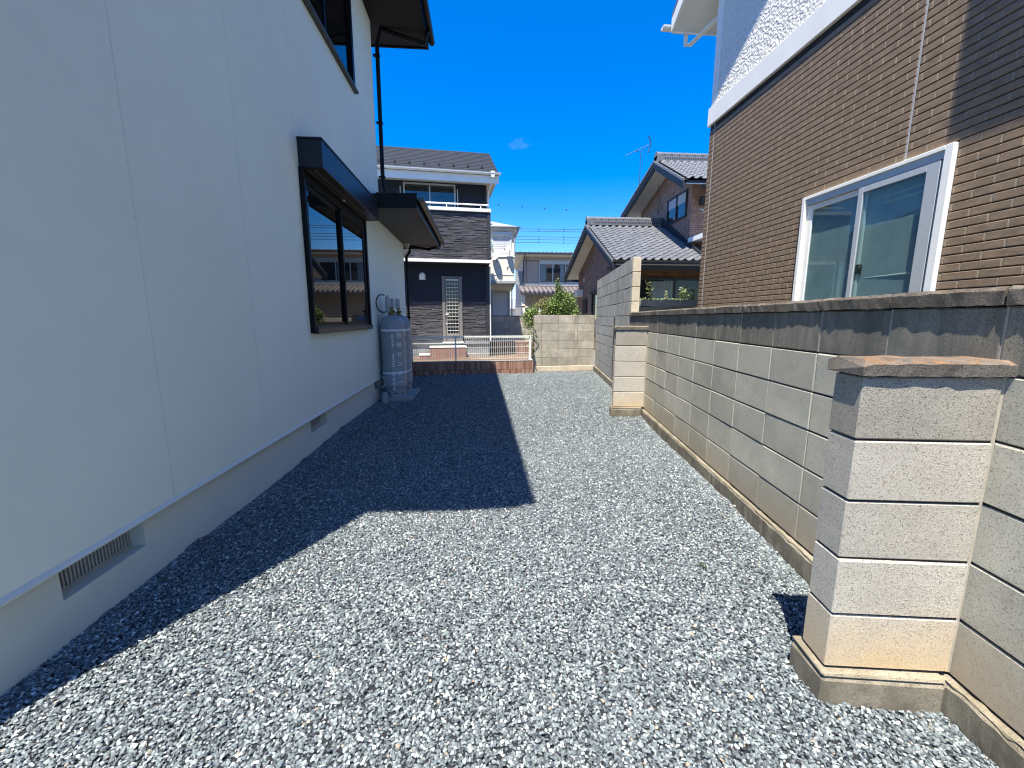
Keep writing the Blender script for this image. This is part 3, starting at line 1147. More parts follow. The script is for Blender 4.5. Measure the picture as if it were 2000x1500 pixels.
def joints_between(a, b):
    k0 = math.ceil((a - ph) / .3965 + 1e-6)
    out = [a]
    k = k0
    while ph + k * .3965 < b - .03:
        if ph + k * .3965 > a + .03:
            out.append(ph + k * .3965)
        k += 1
    out.append(b)
    return out


S0, S1, S2 = -1.6, 6.37, 10.17
wall = thing('block_wall', 'low grey concrete block wall with dark weathered coping running beside the gravel', 'wall',
             (WD[0] * 0, 0, 0), ROT_W)
jj = joints_between(S0, S1)


def lay_wall(parent, jj, courses, mats, vgap=.006, hgap=.0075, mort=.009, face=D0, thick=T, chamfer=.004):
    s0, s1 = jj[0], jj[-1]
    z0, z1 = courses[0], courses[-1]
    MB().box(face + mort, s0 + .002, z0, face + thick - mort, s1 - .002, z1 - .002).obj('mortar', 'mortar_dark', parent)
    vj = MB()
    for s in jj[1:-1]:
        for a, b in zip(courses, courses[1:]):
            vj.box(face + .0022, s - vgap / 2 - .001, a + hgap / 2, face + mort + .002, s + vgap / 2 + .001, b - hgap / 2)
    if len(jj) > 2:
        o = vj.obj('mortar_joint', 'mortar_light', parent)
        o['kind'] = 'stuff'
    for ci_, (a, b) in enumerate(zip(courses, courses[1:])):
        for s, t_ in zip(jj, jj[1:]):
            piece('block', (thick, t_ - s - vgap, b - a - hgap), mats[ci_], parent,
                  (face + rnd.uniform(-.0012, .0012), s + vgap / 2, a + hgap / 2), c=chamfer, variants=3, jit=.0014)


lay_wall(wall, jj, COURSE, ['block'] * 5 + ['block_top'])
# coping stones, slightly uneven, ragged bevelled faces
cj = joints_between(S0, S1)


def rough_slab(x0, y0, z0, x1, y1, z1, seg, jit, bev):
    """bevelled slab with a ragged outline along y"""
    mb = MB()
    n = max(2, int((y1 - y0) / seg))
    vs, fs = [], []
    for i in range(n + 1):
        y = y0 + (y1 - y0) * i / n
        j = lambda: rnd.uniform(-jit, jit)
        vs += [(x0 + j(), y, z0 + j()), (x0 + j() * .7, y, z1 - bev + j()), (x0 + bev + j(), y, z1 + j() * .6),
               (x1 - bev + j(), y, z1 + j() * .6), (x1 + j(), y, z1 - bev), (x1 + j(), y, z0 + j())]
    for i in range(n):
        for k in range(6):
            a, b = i * 6 + k, i * 6 + (k + 1) % 6
            fs.append((a, a + 6, b + 6, b))
    fs.append(tuple(range(6)))
    fs.append(tuple(range(n * 6 + 5, n * 6 - 1, -1)))
    mb.add(vs, fs)
    return mb


for s, t_ in zip(cj, cj[1:]):
    o = rough_slab(D0 - .013, s + .004, 1.309, D0 + T + .013, t_ - .004, 1.363 + rnd.uniform(-.002, .002), .03, .0022, .012).obj('coping_stone', 'coping', wall, fixn=True)
ft = MB()
rough_slab(D0 - .034, S0, -.15, D0 + T, S1 + .05, .095, .035, .0045, .010).obj('footing', 'footing', wall, fixn=True)
rough_slab(D0 - .027, S0, .0952, D0 - .001, S1 + .05, .101, .03, .005, .003).obj('footing_edge', 'footing_pale', wall, fixn=True)

tall = thing('block_wall', 'tall weathered grey block wall rising above the low wall at the far end', 'wall', (0, 0, 0), ROT_W)
TC = [.12, .32, .52, .72, .92, 1.115, 1.31, 1.525, 1.74, 1.955, 2.17]
tj = [S1 + .0] + [x for x in joints_between(S1, S2)][1:-1] + [S2]
lay_wall(tall, tj, TC, ['block_grey'] * 10, vgap=.006, hgap=.009, mort=.010)
for a, b in zip(TC[6:], TC[7:]):   # cream end faces of the raised courses
    piece('end_block', (T - .004, .05, b - a - .009), 'block_cream', tall, (D0 + .002, S1 - .046, a + .0045 + (.055 if a < 1.4 else 0)) if a > 1.4 else (D0 + .002, S1 - .046, 1.366), c=.003) if a > 1.4 else None
MB().cbox(D0 + .002, S1 - .046, 1.366, D0 + T - .002, S1 + .004, 1.52, c=.003).obj('end_block', 'block_cream', tall)
rough_slab(D0 - .034, S1 + .052, -.15, D0 + T, S2, .11, .05, .002, .008).obj('footing', 'footing', tall, fixn=True)
rough_slab(D0 - .030, S1 + .052, .1102, D0 - .001, S2, .116, .03, .0025, .003).obj('footing_edge', 'footing_pale', tall, fixn=True)


def pillar(s0, s1, lab, capz, z0, top_m):
    p = thing('block_pillar', lab, 'block pillar', (0, 0, 0), ROT_W, group='buttress pillars of the block wall')
    cs = [z0 + .2 * k * (capz - z0) / 1.0 for k in range(6)]
    n0, n1 = .966, D0 - .012
    MB().box(n0 + .007, s0 + .007, cs[0], n1, s1 - .007, cs[-1]).obj('mortar', 'mortar_dark', p)
    for k, (a, b) in enumerate(zip(cs, cs[1:])):
        piece('block', (n1 - n0, s1 - s0, b - a - .0065), top_m if k == 4 else 'block_warm', p,
              (n0 + rnd.uniform(-.002, .002), s0 + rnd.uniform(-.002, .002), a + .004), c=.004, variants=3, jit=.0012)
    MB().box(n1, s0 + .006, z0, D0 - .001, s1 - .004, cs[-1]).obj('joint_strip', 'mortar_light', p)
    # cap
    m_ = MB()
    a0, a1, b0, b1, z_, zt = n0 - .014, D0 + .012, s0 - .013, s1 + .02, capz + .003, capz + .05
    nseg = 14
    vs, fs = [], []
    for i in range(nseg + 1):
        x = a0 + (a1 - a0) * i / nseg
        e = .02 if i == 0 else 0
        jz = lambda: rnd.uniform(-.002, .002)
        vs += [(x, b0 + jz(), z_ + jz()), (x, b0 + jz(), zt - .012 - e * .4 + jz()), (x + e, b0 + .024, zt + jz() - e * .1),
               (x + e, b1 - .012, zt + jz() - e * .1), (x, b1 + jz(), zt - .012), (x, b1, z_)]
    for i in range(nseg):
        for k in range(6):
            a, b = i * 6 + k, i * 6 + (k + 1) % 6
            fs.append((a, a + 6, b + 6, b))
    fs += [tuple(range(6)), tuple(range(nseg * 6 + 5, nseg * 6 - 1, -1))]
    m_.add(vs, fs)
    m_.obj('cap_stone', 'cap', p, fixn=True)
    f_ = MB()
    f_.cbox(n0 - .022, s0 - .03, -.15, D0 - .035, s1 + .025, z0 - .018, c=.012, jit=.004)
    f_.obj('footing', 'footing', p)
    MB().cbox(n0 - .017, s0 - .025, z0 - .0175, D0 - .0355, s1 + .02, z0 - .003, c=.004, jit=.003).obj('footing_edge', 'footing_pale', p)
    return p


pillar(1.265, 1.385, 'short block pillar with an orange lichened cap, nearest the camera against the wall', 1.10, .113, 'block_warm_top')
pillar(5.285, 5.405, 'short block pillar farther along the wall with a plain dark cap', 1.125, .125, 'block_warm_top')

# back wall across the end of the gravel
AZ6 = R(6)
bw = thing('block_wall', 'stained beige block wall closing the far end of the gravel strip', 'wall', (1.272, 9.76, 0), AZ6)
bj = [0, .195, .605, 1.02, 1.10, 1.535]
bc = [.12 + .2057 * k for k in range(7)]
MB().box(.003, .0035, .12, 1.53, .115, bc[-1] - .003).obj('mortar', mat('brown_mortar', (.19, .15, .12), .95, .15, 20), bw)
for a, b in zip(bc, bc[1:]):
    for s, t_ in zip(bj, bj[1:]):
        piece('block', (t_ - s - .008, .12, b - a - .008), 'block_back', bw, (s + .004, rnd.uniform(-.001, .001), a + .004), c=.003, variants=3, jit=.001)
MB().cbox(-.01, -.02, -.15, 1.54, .13, .118, c=.008, jit=.003).obj('footing', 'block_cream', bw)
# wall behind the neighbour's yard
fw = thing('block_wall', 'distant pale block wall seen over the mesh fence, half in shade', 'wall', (.0, 15.0, 0), 0)
fc = [.15 + .2 * k for k in range(7)]
MB().box(-.4, .004, .0, 2.6, .115, 1.345).obj('mortar', 'mortar_light', fw)
for a, b in zip(fc, fc[1:]):
    for k in range(7):
        s = -.38 + .41 * k
        piece('block', (.402, .12, b - a - .008), 'block_back', fw, (s, 0, a + .004), c=.003)
MB().cbox(-.4, -.015, 1.346, 2.6, .13, 1.375, c=.004).obj('coping_stone', 'coping', fw)

# ================================================================= BROWN TILED HOUSE (right)
BX = 3.32
bh = thing('brown_tiled_house', 'brown tiled house with white upper wall and a white sliding window, right side', 'house', (BX, 6.11, 0))
YB = 6.11


def BL(x, y, z):
    return (x - BX, y - YB, z)


def bb(x0, y0, z0, x1, y1, z1):
    return (x0 - BX, y0 - YB, z0, x1 - BX, y1 - YB, z1)


wy0, wy1, wz0, wz1 = 2.80, 4.15, 1.22, 2.48
bk = MB()
xb = BX + .008
for q in ((-3, wy0 + .03, -.1, 3.99), (wy1 - .03, YB - .006, -.1, 3.99)):
    bk.box(*bb(xb, q[0], q[2], xb + .14, q[1], q[3]))
bk.box(*bb(xb, wy0 + .03, -.1, xb + .14, wy1 - .03, wz0 + .03)).box(*bb(xb, wy0 + .03, wz1 - .03, xb + .14, wy1 - .03, 3.99))
bk.box(*bb(xb + .14, YB - .15, -.1, xb + 7, YB - .006, 3.99)).box(*bb(xb + .14, -3, -.1, xb + 7, -2.86, 3.99))
bk.box(*bb(xb + 6.9, -2.86, -.1, xb + 7, YB - .15, 3.99))
bk.obj('wall_backing', 'mortar_dark', bh)
MB().box(*bb(BX - .001 + .4, 2.5, .9, BX + 2.5, 4.6, .95)).obj('floor_slab', 'room', bh)
# tiles
ROW, LEN = .0598, .2290
all_t = []
r0 = 17
for r in range(r0, 67):
    z = r * ROW - .02
    if z + ROW > 3.985:
        break
    off = (r % 2) * LEN / 2
    k = 0
    y = 5.985 - off
    ys_ = [(5.995, YB)]
    yy = 5.985
    first = True
    while yy > -.3:
        ln = LEN if not (first and r % 2) else LEN / 2
        ys_.append((yy - ln, yy))
        yy -= ln
        first = False
    for a, b in ys_:
        a2, b2 = a, b
        segs = [(a, b)]
        if z + ROW > wz0 and z < wz1:       # window opening
            segs = []
            if b <= wy0 or a >= wy1:
                segs = [(a, b)]
            else:
                if a < wy0 - .02:
                    segs.append((a, wy0))
                if b > wy1 + .02:
                    segs.append((wy1, b))
        for p, q in segs:
            if p < 3.165 < q and z > wz1 - .01:
                if 3.158 - p > .02:
                    all_t.append((p, 3.158, z))
                if q - 3.172 > .02:
                    all_t.append((3.172, q, z))
            else:
                all_t.append((p, q, z))


def px_size(a, b, z):
    """rough size in the picture, to choose the 300 largest"""
    y = (a + b) / 2
    d = y * math.cos(YAW) + BX * math.sin(YAW)
    if d < .5 or z < 1.42:
        return 0
    sx = BX * math.cos(YAW) - y * math.sin(YAW)
    u_ = 1000 + F_PX * sx / d
    if u_ > 2060:
        return 0
    vv_ = 622 - F_PX * (z - 1.27) / d
    if vv_ < -40:
        return 0
    return (b - a) / d / d


all_t.sort(key=lambda q: -px_size(*q))
VG, HG = .005, .007
for a, b, z in all_t[:300]:
    piece('wall_tile', (.013, b - a - VG, ROW - HG), 'tile', bh, (BX - BX + rnd.uniform(-.0006, .0006), a + VG / 2 - YB, z + HG / 2), c=.0042)
rest = MB()
for a, b, z in all_t[300:]:
    rest.cbox(*bb(BX, a + VG / 2, z + HG / 2, BX + .013, b - VG / 2, z + ROW - HG / 2), c=.0042)
tag(rest.obj('wall_tile_field', 'tile', bh), kind='stuff')
tj_ = MB()
for a, b, z in all_t:
    tj_.box(*bb(BX + .0022, a - VG / 2, z + HG / 2 + .001, BX + .0085, a + VG / 2, z + ROW - HG / 2 - .001))
tag(tj_.obj('tile_joint', 'mortar_tile', bh), kind='stuff')
MB().box(*bb(BX + .001, 3.159, wz1, BX + .0085, 3.171, 3.985)).obj('sealant_joint', 'caulk', bh)
MB().box(*bb(BX + .001, 5.985, 1.0, BX + .0085, 5.994, 3.985)).obj('sealant_joint', 'caulk', bh)
# far side tiles are out of view; plain tiled return
MB().box(*bb(BX + .013, YB - .006, -.1, BX + 7, YB + .006, 3.985)).obj('side_cladding', 'tile', bh)
# white band and stucco
bd = MB()
bd.cbox(*bb(BX - .028, -3, 3.99, BX + .15, YB + .03, 4.235), c=.006).box(*bb(BX + .15, YB - .1, 3.99, BX + 7, YB + .03, 4.235))
bd.obj('white_band', 'white_paint', bh)
su = MB()
su.box(*bb(BX - .004, -3, 4.236, BX + .15, YB - .16, 6.05))
su.obj('stucco_wall', 'stucco', bh)
MB().box(*bb(BX - .002, YB - .15, 4.236, BX + 7, YB, 6.0)).obj('corner_wall', 'white_paint', bh)
# projecting upstairs bay nearer the camera (its shadow falls on the tiles)
MB().cbox(*bb(BX - .45, -.4, 4.87, BX - .005, 2.08, 5.9), c=.01).obj('upstairs_bay', 'white_paint', bh)
# gable roof sloping towards the far end, soffit, barge board, gutter
sl_ = .58
ge, gx = 6.72, 2.93
zt = 5.57


def roof_z(y):
    return zt + (ge - y) * sl_


rf = MB()
rf.prism([BL(gx, ge, zt + .16), BL(gx, 1.6, roof_z(1.6) + .16), BL(gx, 1.6, roof_z(1.6) + .23), BL(gx, ge, zt + .23)], (8, 0, 0))
rf.prism([BL(gx, 1.6, roof_z(1.6) + .16), BL(gx, -3.5, zt + .16), BL(gx, -3.5, zt + .23), BL(gx, 1.6, roof_z(1.6) + .23)], (8, 0, 0))
rf.obj('roof', 'kawara_brown', bh, fixn=True)
sf = MB()
sf.prism([BL(gx + .03, ge, zt), BL(gx + .03, 1.6, roof_z(1.6)), BL(gx + .03, 1.6, roof_z(1.6) + .02), BL(gx + .03, ge, zt + .02)], (7.9, 0, 0))
sf.prism([BL(gx + .03, 1.6, roof_z(1.6)), BL(gx + .03, -3.5, zt), BL(gx + .03, -3.5, zt + .02), BL(gx + .03, 1.6, roof_z(1.6) + .02)], (7.9, 0, 0))
sf.obj('soffit', 'soffit_cream', bh, fixn=True)
fs_ = MB()
fs_.prism([BL(gx, ge, zt - .02), BL(gx, 1.6, roof_z(1.6) - .02), BL(gx, 1.6, roof_z(1.6) + .159), BL(gx, ge, zt + .159)], (.03, 0, 0))
fs_.prism([BL(gx, 1.6, roof_z(1.6) - .02), BL(gx, -3.5, zt - .02), BL(gx, -3.5, zt + .159), BL(gx, 1.6, roof_z(1.6) + .159)], (.03, 0, 0))
fs_.box(*bb(gx + .03, ge, zt - .02, gx + 8, ge + .02, zt + .159))
fs_.obj('barge_board', 'white_paint', bh, fixn=True)
gu = MB()
gutter(gu, BL(gx - .11, ge + .075, zt + .10), BL(gx + 7, ge + .075, zt + .10), .055)
gu.obj('gutter', 'white_alu', bh)
dw = MB().tube([BL(3.2, ge + .07, zt + .04), BL(3.2, ge + .07, zt - .13), BL(3.24, ge, zt - .17), BL(3.50, YB + .08, zt - .02), BL(3.50, YB + .06, 5.0), BL(3.50, YB + .06, 0)], .032, 10)
dw.obj('downspout', 'white_alu', bh, smooth=True)
# window
fr_ = MB()
xo = BX - .032
fr_.cbox(*bb(xo, wy0, wz0, BX + .03, wy0 + .055, wz1), c=.003)
fr_.cbox(*bb(xo, wy1 - .04, wz0, BX + .03, wy1, wz1), c=.003)
fr_.cbox(*bb(xo, wy0 + .055, wz1 - .03, BX + .03, wy1 - .04, wz1), c=.003)
fr_.cbox(*bb(xo - .01, wy0 + .055, wz0, BX + .03, wy1 - .04, wz0 + .05), c=.003)
BWn = fr_.obj('sliding_window', 'white_alu', bh)
tr_ = MB()
tr_.box(*bb(xo + .012, wy0 + .056, wz1 - .085, BX + .03, wy1 - .041, wz1 - .031))
tr_.box(*bb(xo + .02, wy0 + .056, wz0 + .05, BX + .02, wy0 + .075, wz1 - .086))
tr_.obj('track_frame', 'silver_alu', BWn)


def bsash(x, y0, y1, z0, z1, tl, tr2, tb, m_='silver_alu'):
    mb = MB()
    mb.cbox(*bb(x, y0, z0, x + .022, y0 + tl, z1), c=.002).cbox(*bb(x, y1 - tr2, z0, x + .022, y1, z1), c=.002)
    mb.cbox(*bb(x, y0 + tl, z0, x + .022, y1 - tr2, z0 + tb), c=.002).cbox(*bb(x, y0 + tl, z1 - tb, x + .022, y1 - tr2, z1), c=.002)
    return mb.obj('sash', m_, BWn)


bsash(BX - .02, wy0 + .08, 3.52, wz0 + .05, wz1 - .088, .09, .045, .05)
bsash(BX + .006, 3.46, wy1 - .045, wz0 + .05, wz1 - .088, .04, .06, .05, 'white_alu')
MB().box(*bb(BX - .011, wy0 + .16, wz0 + .09, BX - .007, 3.48, wz1 - .13)).obj('pane', 'glass', BWn)
MB().box(*bb(BX + .015, 3.49, wz0 + .09, BX + .019, wy1 - .10, wz1 - .13)).obj('pane', 'glass', BWn)
lt = MB().cbox(*bb(BX - .005, 3.44, 1.66, BX + .03, 3.475, 1.74), c=.004).lathe(BX - .0 - BX, 3.43 - YB, [(.011, 1.70), (.013, 1.715), (.006, 1.728)], 8)
lt.obj('latch', 'bronze', BWn)
cu_ = MB()
n = 40
vs, fs = [], []
for k in range(n + 1):
    y = wy0 - .02 + (wy1 - wy0 + .04) * k / n
    x = .032 + .0008 * math.sin(k * 1.9)
    vs += [(x, y - YB, .96), (x, y - YB, 2.6)]
for k in range(n):
    fs.append((2 * k, 2 * k + 2, 2 * k + 3, 2 * k + 1))
cu_.add(vs, fs)
MT['blind'] = mat('grey_blind', (.50, .535, .52), .9, .12, 6)
cu_.obj('blind', 'blind', BWn, smooth=True)
rl = MB()
for z in (2.27, 2.22, 1.62):
    rl.tube([BL(BX + .024, wy0 + .02, z), BL(BX + .055, wy1 - .02, z)], .007, 6)
rl.obj('inner_rail', 'white_alu', BWn)

# ================================================================= SOIL, RETAINING WALL, FENCE
so_ = MB()
ax, ay = math.cos(AZ6), math.sin(AZ6)


def PL(u, v, z=0.):     # frame of the retaining wall: origin at its left front corner
    return (-1.6 + ax * u - ay * v, 9.2 + ay * u + ax * v, z)


vs, fs = [], []
for j in range(19):
    for i in range(31):
        u_, v_ = -2.5 + 6.9 * i / 30, .1 + 6.2 * j / 18
        X_, Y_, _ = PL(u_, v_)
        z = .06 + .02 * math.sin(u_ * 3 + v_) + rnd.uniform(-.008, .008)
        if v_ < .15:
            z = -.03
        vs.append((X_, Y_, z))
for j in range(18):
    for i in range(30):
        a = j * 31 + i
        fs.append((a, a + 1, a + 32, a + 31))
so_.add(vs, fs)
tag(so_.obj('garden_soil', 'soil'), kind='structure')
rw = thing('retaining_wall', 'low terracotta ribbed retaining wall under the white mesh fence', 'retaining wall', PL(0, 0), AZ6)
MB().box(-.6, .006, -.1, 2.84, .10, .285).obj('wall_core', 'mortar_dark', rw)
tm = MB()
x = -.6
while x < 2.835:
    tm.box(x + .0025, 0, .095, x + .0255, .02, .284, tone=rnd.random())
    tm.box(x + .0025, 0, -.08, x + .0255, .02, .088, tone=rnd.random())
    x += .028
tag(tm.obj('tile_rib', 'terracotta', rw), kind='stuff')
MB().cbox(-.6, -.004, .286, 2.84, .115, .302, c=.003).obj('wall_top', 'slab', rw)

fe = thing('mesh_fence', 'low white welded mesh fence on top of the ribbed retaining wall', 'fence', PL(0, .06, .302), AZ6)
FT = .565
for x, z1 in ((.06, FT), (1.03, FT)):
    o = MB().cbox(x - .014, -.014, 0, x + .014, .014, z1, c=.003).obj('fence_post', 'silver_alu', fe)
MB().cbox(2.755, -.03, -.0, 2.80, .015, FT + .01, c=.004).cbox(2.745, -.05, -.0, 2.81, .03, .03, c=.004).obj('fence_post', 'white_alu', fe)
ms = MB()
x = -.5
while x < 2.75:
    ms.tube([(x, -.02, .05), (x, -.02, FT - .02)], .0038, 5)
    x += .047
for z in (.05, .17, .31, .45):
    ms.tube([(-.5, -.024, z), (2.75, -.024, z)], .0032, 5)
tag(ms.obj('mesh_wire', 'white_alu', fe), kind='stuff')
tp = MB()
for z, y in ((FT - .015, -.022), (FT + .0, .012), (FT - .04, .0)):
    tp.tube([(-.5, y, z), (2.75, y, z)], .0055, 6)
x = -.48
while x < 2.75:
    tp.tube([(x, -.024, FT - .035), (x, -.022, FT + .004), (x, .014, FT + .004)], .0035, 5)
    x += .047
tp.obj('top_rail', 'white_alu', fe)
MB().tube([PL(2.06, .35, .09), PL(2.3, .38, .085), PL(2.5, .34, .085), PL(2.62, .5, .085)], .016, 8)
gb2 = thing('planter_wall', 'low terracotta ribbed planter wall in the yard behind the mesh fence', 'planter wall', (1.15, 13.7, 0), AZ6)
dp_ = thing('shaded_gap_slats', 'low dark slats added for the shaded gap behind the mesh fence beside the navy house corner', 'screen', (.36, 13.55, 0), AZ6)  # dark backing and slats added to stand in for shade beside the house
MB().box(.0, .04, .0, .80, .06, .52).obj('shaded_gap_backing', 'room', dp_)
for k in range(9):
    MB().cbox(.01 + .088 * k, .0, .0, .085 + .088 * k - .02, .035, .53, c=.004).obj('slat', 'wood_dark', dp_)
MB().box(.0, .02, -.05, 1.2, .2, .46).obj('wall_core', 'mortar_dark', gb2)
t2 = MB()
x = 0
while x < 1.18:
    t2.box(x + .002, 0, -.04, x + .026, .019, .46, tone=rnd.random())
    x += .03
tag(t2.obj('tile_rib', 'terracotta', gb2), kind='stuff')
MB().cbox(-.01, -.01, .461, 1.21, .21, .50, c=.005).obj('wall_top', 'terracotta', gb2)
pk = thing('white_plank', 'short white plank lying on the soil behind the mesh fence', 'plank', PL(2.0, .55, .085), AZ6 + .05)
MB().cbox(0, 0, 0, .42, .07, .02, c=.004).obj('plank_board', 'white_paint', pk)

# ================================================================= NAVY HOUSE (behind the retaining wall)
nh = thing('navy_house', 'dark navy two storey house with grey stone siding, slate roof and a latticed back door', 'house', (.321, 13.0, 0), AZ6)
W_ = -5.2
MB().box(W_, .40, .47, -.0, 4.0, 2.95).obj('lower_wall', 'navy_siding', nh)
MB().box(W_, .37, .46, .0, .40, .50).obj('base_flashing', 'plastic_grey', nh)
MB().box(W_, .42, -.1, -.02, 3.95, .47).obj('foundation', 'slab', nh)
nl = MB()
for k in range(1, 30):
    z = 1.82 + k * .038
    if z < 2.93:
        nl.box(W_, .396, z, -.11, .40, z + .005)
tag(nl.obj('siding_groove', 'room', nh), kind='stuff')


def strips(x0, x1, z0, z1, y, holes=(), name='stone_strip', lo=.16, hi=.42, h=.031):
    mb = MB()
    z = z0
    while z < z1 - .01:
        x = x0 - rnd.uniform(0, .3)
        while x < x1:
            ln = rnd.uniform(lo, hi)
            a, b = max(x, x0), min(x + ln, x1)
            if b - a > .02:
                ok = [(a, b)]
                for p, q, c, d in holes:
                    if z + h > c and z < d:
                        nk_ = []
                        for s, t_ in ok:
                            if t_ <= p or s >= q:
                                nk_.append((s, t_))
                            else:
                                if s < p:
                                    nk_.append((s, p))
                                if t_ > q:
                                    nk_.append((q, t_))
                        ok = nk_
                dpt = rnd.uniform(.004, .017)
                hh = min(h, z1 - z) - rnd.uniform(.003, .008)
                for s, t_ in ok:
                    mb.cbox(s + .002, y - dpt, z, t_ - .002, y, z + hh, c=.003, tone=rnd.random())
            x += ln
        z += h
    return tag(mb.obj(name, 'strip', nh), kind='stuff')


dx0, dx1, dz0, dz1 = -1.50, -.87, .53, 2.575
strips(W_, -.11, .505, 1.815, .40, [(dx0, dx1, 0, 3)])
MB().box(W_, .02, 2.95, 0, 1.0, 4.44).obj('balcony_wall', 'navy_siding', nh)
strips(W_, -.09, 3.06, 4.40, .02)
MB().cbox(-.09, -.012, 3.05, .012, .019, 4.42, c=.004).cbox(-.10, .375, .505, .012, .399, 2.93, c=.004).obj('corner_trim', 'dark_trim', nh)
MB().cbox(W_, -.02, 2.955, .03, .019, 3.045, c=.004).obj('white_band', 'white_paint', nh)
MB().cbox(W_, -.04, 4.445, .03, .12, 4.54, c=.004).obj('balcony_cap', 'white_alu', nh)
rl = MB().tube([(-5, .04, 4.66), (-.04, .04, 4.66)], .022, 8)
for x in (-.28, -1.3, -2.4):
    rl.box(x - .012, .03, 4.54, x + .012, .05, 4.65)
rl.obj('balcony_rail', 'white_alu', nh, smooth=True)
MB().box(W_, 1.0, 2.95, -.001, 3.9, 4.40).box(W_, .92, 4.40, 0, 3.9, 5.50).obj('upper_wall', 'navy_siding', nh)
MB().cbox(-.06, .90, 4.45, .012, .919, 5.48, c=.003).obj('corner_trim', 'dark_trim', nh)
wf = MB()
wx0, wx1 = -2.60, -.985
wf.box(wx0, .885, 4.3, wx0 + .05, .92, 5.45).box(wx1 - .05, .885, 4.3, wx1, .92, 5.45).box(wx0 + .05, .885, 5.40, wx1 - .05, .92, 5.45)
wf.box((wx0 + wx1) / 2 - .02, .89, 4.3, (wx0 + wx1) / 2 + .02, .92, 5.40)
NW = wf.obj('balcony_window', 'silver_alu', nh)
for a, b in ((wx0 + .05, (wx0 + wx1) / 2 - .02), ((wx0 + wx1) / 2 + .02, wx1 - .05)):
    MB().box(a, .905, 4.3, b, .919, 5.40).obj('pane', 'glass_teal', NW)
for x in (wx0 - .08, wx1 + .06):
    MB().cbox(x - .015, .80, 4.5, x + .015, .83, 5.3, c=.003).obj('clothes_pole_bracket', 'silver_alu', nh)
# eaves and roof
EX = .32
MB().box(W_ - .3, .33, 5.50, EX - .02, 4.6, 5.52).obj('soffit', 'soffit_cream', nh)
MB().cbox(W_ - .3, .30, 5.37, EX, .329, 5.60, c=.003).obj('fascia', 'white_paint', nh)
ng_ = MB()
gutter(ng_, (W_ - .3, .235, 5.655), (EX + .05, .235, 5.655), .06)
ng_.obj('gutter', 'white_alu', nh)
MB().tube([(.12, .24, 5.6), (.12, .24, 5.5), (.05, .80, 5.2), (.04, .85, 4.6)], .03, 8).cbox(.06, .19, 5.52, .18, .3, 5.7, c=.01).obj('downspout', 'white_alu', nh, smooth=True)
MB().tube([(.035, .39, 2.9), (.035, .39, .55)], .02, 8).obj('downspout', 'white_alu', nh, smooth=True)
RS, RZ0, RY0, RYr = .62, 5.62, .25, 2.56
rp = MB()
rp.prism([(W_ - .3, RY0, RZ0), (W_ - .3, RYr, RZ0 + (RYr - RY0) * RS), (W_ - .3, 4.7, RZ0)], (EX - W_ + .3, 0, 0))
rp.obj('roof', 'slate', nh, fixn=True)
sr = MB()
nrow = 15
for k in range(nrow):
    y0 = RY0 - .03 + (RYr - RY0 + .03) * k / nrow
    y1 = RY0 - .03 + (RYr - RY0 + .03) * (k + 1) / nrow + .02
    x = W_ - .3 + rnd.uniform(-.4, 0)
    while x < EX:
        ln = rnd.choice((.3, .45, .6))
        a, b = max(x, W_ - .3), min(x + ln, EX)
        if b - a > .02:
            z0, z1 = RZ0 + (y0 - RY0) * RS + .016, RZ0 + (y1 - RY0) * RS + .004
            sr.prism([(a + .002, y0, z0), (a + .002, y1, z1), (a + .002, y1, z1 + .007), (a + .002, y0, z0 + .009)], (b - a - .004, 0, 0), tone=rnd.random())
        x += ln
tag(sr.obj('roof_slate', 'slate', nh, fixn=True), kind='stuff')
for k in range(12):
    x = -5.1 + .44 * k + .1
    y = RY0 + .42
    z = RZ0 + .42 * RS + .02
    MB().box(x - .035, y - .02, z, x + .035, y + .03, z + .07).obj('snow_guard', 'room', nh)
# wall lamp
lp = MB()
n = 14
arc = [(-2.09 + .095 * math.cos(math.pi * k / n), 2.57 + .105 * math.sin(math.pi * k / n)) for k in range(n + 1)]
lp.prism([(-1.995, .399, 2.46)] + [(x, .399, z) for x, z in arc] + [(-2.185, .399, 2.46)], (0, -.06, 0))
LP = lp.obj('wall_lamp', 'soffit_cream', nh, fixn=True)
lq = MB()
arc = [(-2.09 + .06 * math.cos(math.pi * k / n), 2.57 + .07 * math.sin(math.pi * k / n)) for k in range(n + 1)]
lq.prism([(-2.03, .338, 2.49)] + [(x, .338, z) for x, z in arc] + [(-2.15, .338, 2.49)], (0, -.02, 0))
lq.obj('lamp_glass', 'white_alu', LP, fixn=True)
# latticed back door
dr_ = MB()
dr_.cbox(dx0, .35, dz0, dx0 + .09, .40, dz1, c=.004).cbox(dx1 - .09, .35, dz0, dx1, .40, dz1, c=.004)
dr_.cbox(dx0 + .09, .35, dz1 - .05, dx1 - .09, .40, dz1, c=.004)
dr_.box(dx0 + .09, .385, dz0, dx1 - .09, .399, dz1 - .05)
DR = dr_.obj('back_door', 'taupe', nh)
gx0, gx1, gz0, gz1 = dx0 + .14, dx1 - .13, .77, 2.45
MB().box(gx0, .378, gz0, gx1, .384, gz1).obj('door_glass', 'glass_plain', DR)
MB().cbox(gx0 - .02, .34, gz1, gx1 + .02, .38, gz1 + .045, c=.003).obj('lattice_head', 'silver_alu', DR)
for k in range(15):
    z = gz0 + (gz1 - gz0) * k / 15
    MB().box(gx0, .345, z, gx1, .360, z + .012).obj('lattice_bar', 'white_alu', DR)
for k in range(5):
    x = gx0 + (gx1 - gx0) * k / 4
    MB().box(x - .005, .361, gz0, x + .005, .376, gz1).obj('lattice_bar', 'silver_alu', DR)
